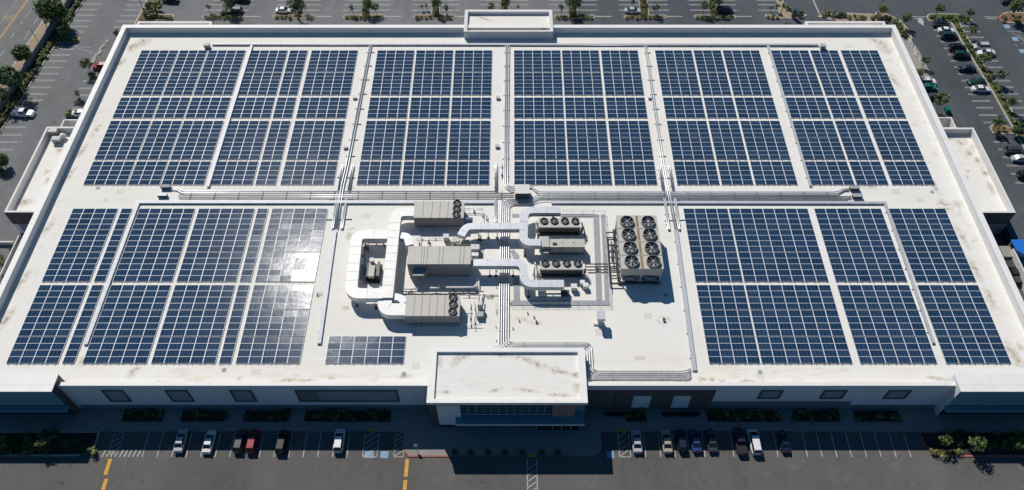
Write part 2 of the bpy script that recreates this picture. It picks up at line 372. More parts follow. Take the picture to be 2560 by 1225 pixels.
M['pad'] = mat('roof_walk_pad', (.33,.345,.36), .8, var=.1, vscale=.7, dark=(.25,.26,.27), dscale=2, damt=.4)
M['green'] = mat('pale_green_box', (.40,.47,.43), .6, var=.1)
M['bluebar'] = mat('blue_motor', (.08,.11,.20), .5, var=.1)
M['yel'] = mat('yellow_pipe', (.62,.52,.25), .6, var=.1)
M['leafA'] = leaf_mat('leaf_deep', (.055,.10,.026)); M['leafB'] = leaf_mat('leaf_mid', (.105,.145,.048)); M['leafC'] = leaf_mat('leaf_olive', (.14,.145,.045))
M['leafG'] = leaf_mat('leaf_fresh', (.085,.145,.032)); M['leafD'] = leaf_mat('leaf_bright', (.20,.23,.05)); M['leafE'] = leaf_mat('leaf_dark', (.028,.06,.016)); M['leafF'] = leaf_mat('leaf_grey', (.14,.165,.10))
M['bark'] = mat('bark', (.16,.12,.09), .9, var=.25, vscale=3); M['palebark'] = mat('pale_bark', (.42,.36,.29), .9, var=.2, vscale=3)
M['tyre'] = mat('tyre', (.015,.015,.016), .8, var=.1); M['rim'] = mat('rim', (.45,.46,.48), .35, metal=.7, var=.05)
M['cglass'] = mat('car_glass', (.012,.02,.028), .06, spec=.7, var=.1); M['lampw'] = mat('headlamp', (.7,.72,.75), .2, var=.05); M['lampr'] = mat('tail_lamp', (.35,.015,.012), .3, var=.05)
M['bluetarp'] = mat('blue_tarpaulin', (.01,.16,.62), .5, var=.08, vscale=.5); M['patch'] = mat('membrane_patch', (.66,.64,.59), .75, var=.06, vscale=.8, dark=(.5,.46,.4), dscale=1.5, damt=.4); M['pole'] = mat('pole_paint', (.06,.07,.07), .6, var=.1)
M['white'] = mat('white_paint', (.75,.75,.74), .5, var=.05)
M['tact'] = mat('tactile_yellow', (.55,.33,.04), .8, var=.1)
def paint(name, col): return mat(name, col, .25, spec=.5, var=.03, vscale=.5)

# ------------------------------------------------------------------ ground, streets, kerbs, markings
b = MB(); b.face([(-500,-150,0),(500,-150,0),(500,520,0),(-500,520,0)])
struct(b.build('ground', M['asphalt']))
XB = at(1433,15)[0]; b = MB(); b.face([(-125,66,.004),(-30,66,.004),(-30,400,.004),(-125,400,.004)]); b.face([(-30,150,.004),(XB,150,.004),(XB,400,.004),(-30,400,.004)])
struct(b.build('car_park', M['asphalt2']))
b = MB(); b.face([(XB,150,.004),(90,150,.004),(90,400,.004),(XB,400,.004)]); b.face([(90,66,.004),(300,66,.004),(300,400,.004),(90,400,.004)])
struct(b.build('car_park', M['asphalt3']))
WX0, WX1 = at(186, 0)[0], at(0, 287)[0]; WY0, WY1 = at(186, 0)[1], at(0, 287)[1]
def wallx(y): return WX0+(WX1-WX0)*(y-WY0)/(WY1-WY0)
def lstrip(name, o0, o1, z, m, y0=20, y1=330):
    q = MB(); q.face([(wallx(y0)+o0,y0,z),(wallx(y0)+o1,y0,z),(wallx(y1)+o1,y1,z),(wallx(y1)+o0,y1,z)]); return struct(q.build(name, m))
lstrip('street', -60, -4.6, .006, M['street'])
def lblock(name, o0, o1, z, m, y0=20, y1=330):
    q = MB(); q.prism([(wallx(y0)+o0,y0),(wallx(y0)+o1,y0),(wallx(y1)+o1,y1),(wallx(y1)+o0,y1)], -.1, z); return struct(q.build(name, m))
lblock('kerb', -4.75, -4.4, .13, M['kerb']); lblock('verge', -4.4, -2.3, .12, M['sand']); lblock('pavement', -2.3, -.16, .135, M['concrete'])
lblock('planting_bed', .16, 2.45, .10, M['soil']); lblock('kerb', 2.45, 2.75, .16, M['kerb'])
mk, mky, mkb = MB(), MB(), MB()
ZM = .012
def mline(p, q, wd=.12, mb=None, z=ZM):
    p, q = Vector(p[:2]), Vector(q[:2]); d = (q-p).normalized(); n = Vector((-d.y, d.x))*wd/2
    (mb or mk).face([(*(p+n), z), (*(p-n), z), (*(q-n), z), (*(q+n), z)])
def hairpin(x0, x1, y, g=.19):
    "double stall line closed at the aisle end x1"
    mline((x0, y+g), (x1, y+g), .13); mline((x0, y-g), (x1, y-g), .13); mline((x1, y-g-.06), (x1, y+g+.06), .13)
    
# street lines
for a, c in (((96.6,42.4),(83,60)),((74.7,77),(60,98)),((37,119),(26,132)),((20,157),(7.6,172)),((71,34.5),(63,46)),((57,53),(51,60)),((37,82),(27.5,96)),((84,17),(70,34)),((118,14),(104,32)),((12,125),(0,140))):
    mline(at(*a), at(*c), .16)
mline(at(70.5,0), at(0,97), .16, mky); mline(at(67,0), at(0,93), .16, mky)
mline(at(43,0), at(0,58), .10); 
c0 = at(21,44)
for k in range(20):
    t0, t1 = k*math.pi/10, (k+1)*math.pi/10
    mline((c0[0]+.9*math.cos(t0), c0[1]+.7*math.sin(t0)), (c0[0]+.9*math.cos(t1), c0[1]+.7*math.sin(t1)), .18, mky)
# left lot: stalls along the wall
LY = [(1838,75,0),(1838,185,0),(1810,293,0),(1755,398,0),(1690,507,0),(1625,615,0),(1440,940,0),(1375,1052,0),(1305,1170,0),(1240,220,1),(1165,340,1),(1100,467,1),(1025,600,1),(945,728,1),(875,850,1),(800,968,1),(665,155,2),(575,293,2),(500,437,2),(410,577,2),(325,722,2),(240,873,2)]
for x, y, o in LY:
    p = at(x/7.658, y/7.658+140*o); hairpin(wallx(p[1])+2.8, wallx(p[1])+7.9, p[1])
for yy in (-11, -23, -35): p = at(240, yy); hairpin(wallx(p[1])+2.8, wallx(p[1])+7.9, p[1])
for x, y in ((323,0),(316.6,12.5),(309.2,25.7),(301.4,39.2),(293.6,53.2),(285.2,67.4),(329,-12)):
    p = at(x, y); hairpin(p[0]+5.4, p[0], p[1])
for x, y in ((207.6,203),(197.8,221),(196,238),(180,272)):
    p = at(x, y); hairpin(p[0]+5, p[0], p[1], .16)
mline(at(228,119), at(140,113), .1); mline(at(236,133), at(190,119), .1)
mline(at(365.6,2), at(335,62), .25)
# back islands: (x0, x1, strip x0/x1 at y=36, strip x0/x1 at y=0, red ends)
ISL = [(505,612,549,566,580,586,0),(681,789,735,748,743,754,0),(858,964,903,925,912,927,0),(1033,1140,1078,1100,1081,1101,0),(1210,1316,1250,1273,1251,1272,0),(1384,1489,1426,1444,1422,1443,0),(1559,1667,1600,1623,1596,1619,0),(1734,1840,1779,1794,1769,1789,0)]
kb, kr, db = MB(), MB(), MB()
def stadium(x0, x1, y0, y1, n=8):
    r = (y1-y0)/2; c = (y0+y1)/2
    return [(x1-r+r*math.cos(t), c+r*math.sin(t)) for t in [(-.5+i/n)*math.pi for i in range(n+1)]] + [(x0+r+r*math.cos(t), c+r*math.sin(t)) for t in [(.5+i/n)*math.pi for i in range(n+1)]]
for x0, x1, a0, a1, t0, t1, red in ISL:
    p0, p1 = at(x0, 47), at(x1, 37.5); q0 = at(x0, 42); q1 = at(x1, 42)
    kb.prism(stadium(q0[0], q1[0], p0[1], p1[1]), -.1, .15)
    db.prism(stadium(q0[0]+.25, q1[0]-.25, p0[1]+.25, p1[1]-.25), 0, .165, 0)
    A, B, T0, T1 = at(a0, 37.5), at(a1, 37.5), at(t0, 0), at(t1, 0)
    def ext(P, T, k=1.6): return (P[0]+(T[0]-P[0])*k, P[1]+(T[1]-P[1])*k)
    E0, E1 = ext(A, T0), ext(B, T1)
    kb.prism([A[:2], B[:2], E1, E0], -.1, .15)
    db.prism([(A[0]+.2,A[1]-.3), (B[0]-.2,B[1]-.3), (E1[0]-.2,E1[1]), (E0[0]+.2,E0[1])], 0, .166, 0)
    if red:
        for s in (0, 1):
            c = (q0[0]+1.1, (p0[1]+p1[1])/2) if s == 0 else (q1[0]-1.1, (p0[1]+p1[1])/2); rr = (p1[1]-p0[1])/2
            for k in range(7):
                t = (.55+.9*k/7 if s == 0 else -.45+.9*k/7)*math.pi; t2 = t+.9*math.pi/7
                cc = (q0[0]+rr, c[1]) if s == 0 else (q1[0]-rr, c[1])
                kr.prism([(cc[0]+rr*math.cos(t)*1.01,cc[1]+rr*math.sin(t)*1.01),(cc[0]+rr*math.cos(t2)*1.01,cc[1]+rr*math.sin(t2)*1.01),(cc[0]+(rr-.3)*math.cos(t2),cc[1]+(rr-.3)*math.sin(t2)),(cc[0]+(rr-.3)*math.cos(t),cc[1]+(rr-.3)*math.sin(t))], 0, .17)
    for yy in (0.5, 12, 25.5, -12, -25, -38):
        p = at(640, yy); k = (p[1]-A[1])/(T0[1]-A[1]); xa = A[0]+(T0[0]-A[0])*k; xb = B[0]+(T1[0]-B[0])*k
        hairpin(xa-.1, xa-5.2, p[1], .13); hairpin(xb+.1, xb+5.2, p[1], .13)
    e = at(x1, 41); mline((e[0]+.1, e[1]), (e[0]+4.1, e[1]), .3)
def poly(px, z0, z1, mb, inset=0):
    P = [Vector(at(*p)[:2]) for p in px]
    if inset:
        c = sum(P, Vector((0, 0)))/len(P); P = [p+(c-p).normalized()*inset for p in P]
    mb.prism([tuple(p) for p in P], z0, z1)
# irregular back islands left and right
poly([(333,66),(345,62),(352,52),(420,52),(433,47),(437,40),(430,36),(400,36),(391,33),(408,0),(425,-30),(385,-30),(366,2)], -.1, .15, kb)
poly([(338,64),(353,50),(420,50),(431,46),(434,41),(428,38),(398,38),(388,33),(404,0),(421,-30),(388,-30),(369,3)], 0, .165, db)
sd_ = MB()
poly([(1911,42),(1914,37),(1948,37),(1941,0),(1935,-20),(1945,-20),(1958,0),(1968,30),(2018,38),(2010,44),(1985,47),(1930,47)], -.1, .15, kb)
poly([(1914,42),(1917,38.5),(1950,38),(1944,0),(1939,-18),(1943,-18),(1956,2),(1966,31),(2013,38.5),(2006,43),(1985,45.5),(1930,45.5)], 0, .165, sd_)
poly([(2042,42),(2055,36),(2115,33),(2185,36),(2194,29),(2214,34),(2250,50),(2272,75),(2281,97),(2274,101),(2240,95),(2220,70),(2130,60),(2060,47)], -.1, .15, kb)
poly([(2048,41.5),(2056,37.5),(2116,35),(2186,38),(2196,32),(2212,36),(2246,51),(2268,76),(2277,96),(2272,98.5),(2243,93),(2222,68),(2130,58),(2062,45.5)], 0, .165, sd_)
mline(at(2033,0), at(2049,36), .35)
for yy in (0.5, 12, 25.5):
    p = at(1930, yy); xa = at(1941+yy*.2, yy)[0]; hairpin(xa-.1, xa-5.2, p[1], .13)
# right lot
poly([(2316,45),(2318,38),(2326,34.5),(2392,35),(2412,41),(2424,47),(2438,58),(2430,61),(2400,58),(2408,75),(2430,112),(2470,180),(2510,240),(2560,330),(2640,470),(2616,470),(2535,330),(2480,231),(2430,150),(2404,108),(2388,78),(2376,58),(2334,55),(2322,53)], -.1, .15, kb)
gr = MB()
poly([(2319,45),(2321,39),(2328,36),(2391,36.5),(2410,42.5),(2422,48),(2430,57),(2398,57),(2404,75),(2427,113),(2466,180),(2506,240),(2556,330),(2636,470),(2620,470),(2539,330),(2484,231),(2434,150),(2408,108),(2392,78),(2380,57),(2336,53.5),(2324,51.5)], 0, .165, gr)
poly([(2495,44),(2505,35),(2520,30),(2600,33),(2620,62),(2560,60),(2508,57)], -.1, .15, kb); poly([(2494,44),(2504,35),(2508,36.5),(2500,44),(2511,55),(2506,57.5)], 0, .172, kr)
poly([(2499,44),(2507,37),(2521,32),(2600,35),(2616,60),(2560,58),(2511,55)], 0, .165, db)
poly([(2473,318),(2480,312),(2500,310),(2540,326),(2548,334),(2500,337),(2482,334)], -.1, .15, kb)
poly([(2476,319),(2482,314),(2500,312),(2538,327),(2540,332),(2500,335),(2484,332)], 0, .165, db)
RL = [(580,580,0),(630,690,0),(705,800,0),(770,925,0),(840,1045,0),(895,1168,0)]
RLp = [(2260+x/7.657, y/7.657) for x, y, o in RL]+[(2260+x/7.207, 150+y/7.207) for x, y in ((910,130),(975,250),(1040,372),(1100,495),(1165,617),(1230,738),(1300,860),(1360,993),(1440,1127))]+[(2300+x/6.123, 280+y/6.123) for x, y in ((1135,460),(1200,575),(1270,693),(1335,820),(1400,948),(1470,1085))]
medx = lambda y: 114.6+(y-130)*.004
for px, py in RLp:
    p = at(px, py); hairpin(medx(p[1])-.9, p[0], p[1], .17)
RR = [(2260+x/7.657, y/7.657) for x, y in ((1385,497),(1455,605),(1525,715),(1600,825),(1690,940),(1800,1168))]+[(2260+x/7.207, 150+y/7.207) for x, y in ((1762,132),(1835,250),(1905,372),(1970,488),(2050,610),(2125,740),(2190,862),(2260,995))]
for px, py in RR:
    p = at(px, py); hairpin(p[0]-4.6, p[0], p[1], .17)
for a, c in (((2280,41.5),(2317,42)),((2285,46),(2310,46)),((2460,42),(2496,43)),((2466,46.5),(2492,47))): mline(at(*a), at(*c), .22)
p = at(2303, 54); mk.face([(p[0]-.5,p[1]+1.2,ZM),(p[0]-.9,p[1]-.2,ZM),(p[0]+.1,p[1]-1.8,ZM),(p[0]+.7,p[1]+.2,ZM),(p[0]+.3,p[1]+1.3,ZM)])
def wheelsym(cx, cy, s, z):
    "white wheelchair figure on the ground"
    for k in range(14):
        t0, t1 = (.95+1.5*k/14)*math.pi, (.95+1.5*(k+1)/14)*math.pi
        mline((cx+.27*s*math.cos(t0), cy-.18*s+.27*s*math.sin(t0)), (cx+.27*s*math.cos(t1), cy-.18*s+.27*s*math.sin(t1)), .09*s, mk, z)
    mline((cx-.08*s, cy+.30*s), (cx-.02*s, cy-.12*s), .1*s, mk, z); mline((cx-.02*s, cy-.12*s), (cx+.22*s, cy-.12*s), .1*s, mk, z)
    mline((cx+.22*s, cy-.12*s), (cx+.32*s, cy-.38*s), .1*s, mk, z); mline((cx-.06*s, cy+.12*s), (cx+.2*s, cy+.12*s), .08*s, mk, z)
    mk.face([(cx-.1*s+.09*s*math.cos(i*math.pi/4), cy+.40*s+.09*s*math.sin(i*math.pi/4), z) for i in range(8)])
def bluesq(px, py, wd, hd, sym=True):
    c = at(px, py); mkb.face([(c[0]-wd/2,c[1]-hd/2,.010),(c[0]+wd/2,c[1]-hd/2,.010),(c[0]+wd/2,c[1]+hd/2,.010),(c[0]-wd/2,c[1]+hd/2,.010)])
    if sym: wheelsym(c[0], c[1], hd*.85, .016)
for px, py in ((2517,66),(2538,97.5),(2556,128)): bluesq(px, py, 1.5, 1.5)
for a, c in (((2517,77),(2560,81)),((2530,82),(2560,99)),((2543,85),(2560,94)),((2538,110),(2543,116)),((2550,108),(2560,110)),((2546,93),(2562,104))): mline(at(*a), at(*c), .14)
# rock borders and paved strips beside the building
gv = MB(); poly([(250,126),(272,97),(300,94),(330,94),(330,130),(262,230),(236,190),(228,168)], -.1, .03, gv); struct(gv.build('gravel', mat('gravel', (.16,.15,.14), .95, var=.25, vscale=2)))
cs = MB()
poly([(2230,60),(2275,102),(2292,118),(2330,190),(2330,200),(2290,200),(2230,90)], -.1, .05, cs)
struct(cs.build('pavement', M['concrete']))
# front: pavement, beds, stalls
Y1 = at(0,1079)[1]; Y2 = at(0,1141)[1]
fp = MB()
fp.box(-120, 110, Y1, 62.5, -.1, .13)
pl = at(1008,1110)[0]; pr = at(1504,1110)[0]
fp.prism([(pl,Y1),(pl,Y1-3.2),(pl+1.2,Y2),(pr-1.6,Y2),(pr-.5,Y2+.5),(pr,Y2+1.6),(pr,Y1)], -.1, .131)
struct(fp.build('pavement', mat('pavement_concrete', (.26,.245,.22), .85, var=.1, vscale=.5, dark=(.18,.17,.16), dscale=1.2, damt=.4)))
kr.prism([(pl-.05,Y1-3.2),(pl+1.2,Y2-.12),(pr-1.6,Y2-.12),(pr-1.6,Y2+.16),(pl+1.3,Y2+.16),(pl+.18,Y1-3.2)], -.05, .138)
def bedl(x0, x1, sgn):
    P = at(x1 if sgn > 0 else x0, 1110)
    return P
bx = at(241,1110)[0]; fb = MB()
kb.prism([(-120,Y1-.02),(bx,Y1-.02),(bx,Y2+2),(bx-1.2,Y2+.4),(bx-3,Y2),(-120,Y2)], -.1, .15)
fb.prism([(-120,Y1-.3),(bx-.3,Y1-.3),(bx-.3,Y2+2),(bx-1.4,Y2+.65),(bx-3,Y2+.3),(-120,Y2+.3)], 0, .165)
bx = at(2307,1110)[0]
kr.prism([(120,Y1-.02),(bx,Y1-.02),(bx,Y2+2.2),(bx+1.0,Y2+.6),(bx+3,Y2-.1),(120,Y2-.1)], -.1, .15)
fb.prism([(120,Y1-.3),(bx+.3,Y1-.3),(bx+.3,Y2+2.2),(bx+1.2,Y2+.85),(bx+3,Y2+.2),(120,Y2+.2)], 0, .165)
struct(fb.build('planting_bed', M['soil']))
LB = [355,392,428.5,464.5,501,537.6,573.9,610.5,647.8,684.4,721,757.6,794,830.7,867]
RB = [x/3.828+1280 for x in (1282,1425,1563,1703,1850,1985,2125,2263,2405)]+[1920+x/3.828 for x in (98,238,380,520,661,803,945,1085,1227,1370)]
for x in LB+RB:
    p = at(x, 1142.5); mline((p[0], p[1]), (p[0], Y1-.2), .16)
def hatch(x0, x1, n, y0=1142):
    a, c = at(x0, y0), at(x1, y0)
    for q in (a, c): mline((q[0], q[1]), (q[0], Y1-.2), .13)
    mline(a, c, .13)
    for k in range(n):
        yy = a[1]+(Y1-a[1])*k/n; mline((a[0], yy), (c[0], yy+(c[0]-a[0])*.75), .13)
hatch(270, 294, 4, 1135); hatch(906, 942, 4); hatch(984, 1008, 5); hatch(1549, 1577, 4)
q = at(293,1137); 
for k in range(9): mline((q[0]-2.5+k*.75, q[1]-.35), (q[0]-2.2+k*.75, q[1]+.9), .22)
bluesq(961, 1136.5, 1.35, 1.25); bluesq(923, 1136.5, 1.6, 1.2); bluesq(1526, 1137, 1.3, 1.2)
for a, c, wd in (((276,1147),(269,1187),.62),((266,1197),(257,1240),.62),((1018,1148),(1015,1192),.62),((1013.5,1200),(1011,1240),.62)):
    A_, B_ = at(*a), at(*c); mline((A_[0],A_[1]), (A_[0],B_[1]), wd, mky)
a, c = at(1318,1147), at(1342,1147)
for q in (a, c): mline((q[0], q[1]), (q[0], 44), .17)
for k in range(9): mline((a[0], a[1]-1.9-k*1.05), (c[0], a[1]-.75-k*1.05), .15)
struct(kb.build('kerb', M['kerb'])); struct(kr.build('kerb', M['redkerb'])); struct(db.build('planting_bed', M['dirt'])); struct(sd_.build('planting_bed', M['sand'])); struct(gr.build('lawn', M['grass']))
struct(mk.build('road_markings', M['paint'])); struct(mky.build('road_markings', M['ypaint'])); struct(mkb.build('road_markings', M['bpaint']))
tp = MB()
for x0, x1, y0, y1 in ((920,942,1070,1078),(1545,1567,1070,1078),(1319,1339,1135,1142)):
    A_, B_ = at(x0, y1, .14), at(x1, y0, .14); tp.box(A_[0], B_[0], A_[1], B_[1], .13, .145)
struct(tp.build('tactile_paving', M['tact']))
# planting beds against the front wall
bb = MB(); BEDS = [(308,409),(454,564),(611,722),(763,977),(1566,1615),(1768,1947),(1984,2098),(2137,2248)]
for x0, x1 in BEDS:
    A_, B_ = at(x0, 1054, .13), at(x1, 1027, .13); bb.box(at((x0),1040,.13)[0], at(x1,1040,.13)[0], A_[1], B_[1], .10, .19)
struct(bb.build('planting_bed', M['soil']))

# boundary wall
wl = MB(); wl.prism([(wallx(20)-.16,20),(wallx(20)+.16,20),(wallx(330)+.16,330),(wallx(330)-.16,330)], 0, 2.2)
bw = wl.build('boundary_wall', M['gwall']); tag(bw, 'long grey masonry wall between the street and the car park', 'wall')

# ------------------------------------------------------------------ the store building
BX0, BX1, BY0, BY1, ZR, ZP = -94.06, 92.6, 62.44, 159.0, 7.3, 9.1
B = thing('store_building', 'huge white flat roofed store with grey front and raised entrance block', 'building', (0, 62, 0))
r = MB(); r.box(BX0+.5, BX1-.5, BY0+.3, BY1-.5, ZR-.4, ZR); r.build('roof', [M['roof']], B)
TW = 1.0
wb = MB()
wb.box(BX0, BX0+TW, BY0+.6, BY1, 0, ZP-.1); wb.box(BX1-TW, BX1, BY0+.6, BY1, 0, ZP-.1); wb.box(BX0+TW, BX1-TW, BY1-TW, BY1, 0, ZP-.1)
wb.build('wall', M['wall'], B)
cp_ = MB()
for x0, x1, y0, y1 in ((BX0-.06,BX0+TW+.06,BY0,BY1+.06),(BX1-TW-.06,BX1+.06,BY0,BY1+.06),(BX0+TW+.06,BX1-TW-.06,BY1-TW-.06,BY1+.06),(BX0+TW+.06,BX1-TW-.06,BY0-.08,BY0+.62)):
    cp_.box(x0, x1, y0, y1, ZP-.1, ZP)
cp_.build('coping', M['coping'], B)
fw = MB(); fw.box(BX0, BX1, BY0, BY0+.55, 0, ZP-.1); fw.box(BX0, BX1, BY0-.04, BY0, 7.5, ZP-.12)
fwo = fw.build('front_wall', [M['front'], M['front2'], M['brown']], B); fwo['label'] = 'shaded lavender grey front wall'
for wx in ((-76,-14,1.7),(34.9,59.2,3.1),(59.2,74.5,1.7)):
    ws = MB(); ws.box(wx[0], wx[1], BY0-.12, BY0, .1, wx[2]); ws.build('wainscot', M['front2'], B)
bp = MB(); bp.box(12.4, 34.8, BY0-.1, BY0, .3, 7.35); bp.build('brown_panel', M['brown'], B)
fp_ = MB(); fp_.box(17.7, 17.8, BY0-.13, BY0-.1, .3, 7.3); fp_.build('panel_joint', M['black'], B)
for x0, x1, z0, z1 in ((-69.9,-66.1,3.1,7.4),(-59.1,-55.2,3.1,7.4),(-48.1,-44.3,3.1,7.4),(-37,-19.5,3.1,7.4),(42.4,46.2,4.2,7.35),(53.1,57.1,4.2,7.35),(64.1,68,4.2,7.35)):
    f = MB(); y = BY0; t = .35
    f.box(x0, x1, y-.14, y, z1-t, z1); f.box(x0, x1, y-.14, y, z0, z0+t); f.box(x0, x0+t, y-.14, y, z0+t, z1-t); f.box(x1-t, x1, y-.14, y, z0+t, z1-t)
    fo = f.build('window', M['wframe'], B)
    if x1-x0 > 10:
        g = MB(); g.box(x0+t, x0+3.8, y-.03, y, z0+t, z1-t); go = g.build('side_panel', M['front2'], fo); ORG[go.name] = ORG[fo.name]
        g = MB(); g.box(x0+3.8, x1-t, y-.03, y, z0+t, z1-t); g.build('pane', M['wpanel'], fo)
    else:
        g = MB(); g.box(x0+t, x1-t, y-.03, y, z0+t, z1-t); g.build('pane', M['wpanel'], fo)
for x0, x1 in ((20.98,24.0),(27.9,30.87)):
    g = MB(); g.box(x0, x1, BY0-.18, BY0-.1, .9, 5.4); o = g.build('wall_panel', M['wpanel2'], B); o['label'] = 'pale blank panel on the brown wall'
# corner towers
for x0, x1, sg in ((-97,-76.6,1),(74.7,95,-1)):
    t = MB(); t.box(x0, x1, 60.95, 64.1, 4.6, 9.85); t.box(x0, x1, 61.6, 64.1, 0, 4.6)
    to = t.build('corner_tower', M['bluewall'], B)
    s = MB(); xs = x1 if sg > 0 else x0; s.box(xs-.03*(sg < 0), xs+.03*(sg > 0), 60.95, 64.1, .0, 9.85); s.build('side_wall', M['wall'] if sg < 0 else M['brown'], to)
    c = MB(); c.box(x0-.1, x1+.1, 60.8, 64.2, 9.85, 10.0); c.build('coping', M['coping'], to)
    c = MB(); c.box(x0-.4, x1+.4, 59.9, 60.95, 4.0, 4.5); c.build('canopy', M['bluewall'], to)
    d = MB(); d.box(x0+.5, x1-.8, 61.45, 61.6, .13, 3.6); d.build('door', M['doorglass'], to)
    for k in range(6):
        j = MB(); j.box(x0+2+k*3.2, x0+2.05+k*3.2, 60.93, 60.95, 5, 9.6); j.build('panel_joint', M['front2'], to)
# entrance block
PX0, PX1, PY0, PY1, PZ = -14.0, 12.4, 58.9, 69.1, 9.93
e = MB(); e.box(PX0, PX1, 60.1, PY1, 0, PZ-.7); eo = e.build('entrance_block', M['bluewall'], B)
c = MB()
for x0, x1, y0, y1 in ((PX0-.1,PX0+1.1,PY0-.1,PY1+.1),(PX1-1.1,PX1+.1,PY0-.1,PY1+.1),(PX0+1.1,PX1-1.1,PY1-.7,PY1+.1),(PX0+1.1,PX1-1.1,PY0-.1,PY0+.6)):
    c.box(x0, x1, y0, y1, PZ-.68, PZ)
c.build('parapet', M['coping'], eo)
c = MB(); c.box(PX0+1.1, PX1-1.1, PY0+.6, PY1-.7, PZ-.95, PZ-.52); c.build('roof', M['roof2'], eo)
c = MB(); c.box(PX0, PX1, PY0+.02, 60.1, PZ-1.25, PZ-.68); c.build('fascia', M['tan'], eo)
c = MB(); c.box(PX0, -12.6, 59.3, 60.1, .13, PZ-1.25); c.build('pilaster', M['brown'], eo)
c = MB(); c.box(-12.6, -8.7, 59.0, 60.1, 1.0, PZ-1.25); o = c.build('pier', M['front'], eo); o['label'] = 'pale lavender entrance pier'
c = MB(); c.box(-12.5, -8.8, 59.1, 60.1, .13, 1.0); c.build('plinth', M['black'], eo)
c = MB(); c.box(-8.7, 6.8, 59.3, 60.1, 4.9, PZ-1.25); wo = c.build('window', M['glassg'], eo)
c = MB()
for k in range(1, 12): c.box(-8.7+15.5*k/12-.05, -8.7+15.5*k/12+.05, 59.24, 59.3, 4.9, PZ-1.25)
for z in (5.6,6.4,7.2,8.0): c.box(-8.7, 6.8, 59.25, 59.3, z-.04, z+.04)
c.build('mullion', M['mullion'], eo)
c = MB(); c.box(-8.7, 6.8, 59.15, 59.3, 4.65, 4.9); c.build('sill', M['mullion'], eo)
c = MB(); c.box(6.8, 10.6, 59.0, 60.1, 4.1, PZ-1.25); c.build('clay_panel', M['tan'], eo)
c = MB(); c.box(-9.6, 12.3, 57.7, 60.1, 3.65, 4.1); o = c.build('canopy', M['bluewall'], eo)
c = MB(); c.box(-9.62, 12.32, 57.62, 57.7, 3.62, 4.16); c.build('canopy_edge', M['wpanel2'], eo)
c = MB(); c.box(4.2, 11.8, 58.4, 60.1, .13, 3.3); c.build('vestibule', M['doorglass'], eo)
c = MB()
for x in (4.2, 7.0, 8.6, 10.2, 11.8): c.box(x-.07, x+.07, 58.34, 58.4, .13, 2.9)
c.box(4.2, 11.8, 58.34, 58.4, 2.9, 3.05); c.build('door_frame', M['mullion'], eo)
# raised block at the back
RX0, RX1, RY0, RY1, RZ = -11.5, 9.8, 156.0, 164.4, 9.5
e = MB(); e.box(RX0, RX1, RY0, RY1, 0, RZ-1.0); eo = e.build('raised_block', M['wall'], B)
c = MB(); w_ = .75
for x0, x1, y0, y1 in ((RX0-.05,RX0+w_,RY0-.05,RY1+.05),(RX1-w_,RX1+.05,RY0-.05,RY1+.05),(RX0+w_,RX1-w_,RY1-w_,RY1+.05),(RX0+w_,RX1-w_,RY0-.05,RY0+.3)):
    c.box(x0, x1, y0, y1, RZ-1, RZ)
c.build('parapet', M['wall'], eo)
c = MB(); c.box(RX0+w_, RX1-w_, RY0+.3, RY1-w_, RZ-1.2, RZ-.85); c.build('roof', M['roof'], eo)
p_ = at(1360, 71, RZ-.85); c = MB(); c.ring((p_[0], p_[1]), RZ-.85, RZ-.6, .45, .12, 14); c.build('roof_drain', M['rust'], eo)
# side annexes, low enclosures and back loading bays
def annex(x0, x1, y0, y1, ztop, zroof, th, front=True, stain=True):
    a = MB(); a.box(x0, x1, y0, y1, 0, zroof-.3); ao = a.build('annex', M['front'], B)
    q = MB()
    left = abs(x0) > abs(x1)
    ox0, ox1 = (x0, x0+th) if left else (x1-th, x1)
    q.box(ox0, ox1, y0, y1, zroof-.3, ztop)
    ix0, ix1 = (x0+th, x1) if left else (x0, x1-th)
    q.box(ix0, ix1, y1-th, y1, zroof-.3, ztop); q.box(ix0, ix1, y0, y0+th, zroof-.3, ztop)
    q.build('parapet', M['wall'], ao)
    q = MB(); q.box(ix0, ix1, y0+th, y1-th, zroof-.35, zroof); q.build('roof', M['roof2' if stain else 'roof'], ao)
    if front:
        q = MB(); q.box(x0-.02, x1, y0-.05, y0, 3.0, ztop); q.build('dark_panel', M['brown'], ao)
        q = MB(); q.box(x0+1, x1-.3, y0-.06, y0, .3, 2.9); q.build('glazing', M['wpanel'], ao)
    return ao
annex(-102.1, BX0, 102.2, 126.6, 6.7, 5.2, .45)
annex(BX1, 101.2, 102.1, 126.3, 6.7, 5.2, .45)
annex(-99.5, BX0, 126.7, 129.3, 6.3, .4, .3, False)
annex(BX1, 97.8, 126.5, 130.0, 6.3, .4, .3, False)
for x0, x1 in ((-92.6,-74.2),(72.5,92.2)):
    q = MB(); th = .6; y1 = 163.6
    q.box(x0, x0+th, BY1, y1, 0, 6.7); q.box(x1-th, x1, BY1, y1, 0, 6.7); q.box(x0+th, x1-th, y1-th, y1, 0, 6.7)
    qo = q.build('loading_bay', M['wall'], B)
    q = MB(); q.box(x0+th, x1-th, BY1+.1, y1-th, 3.5, 4.6); q.build('roof', M['roof'], qo)

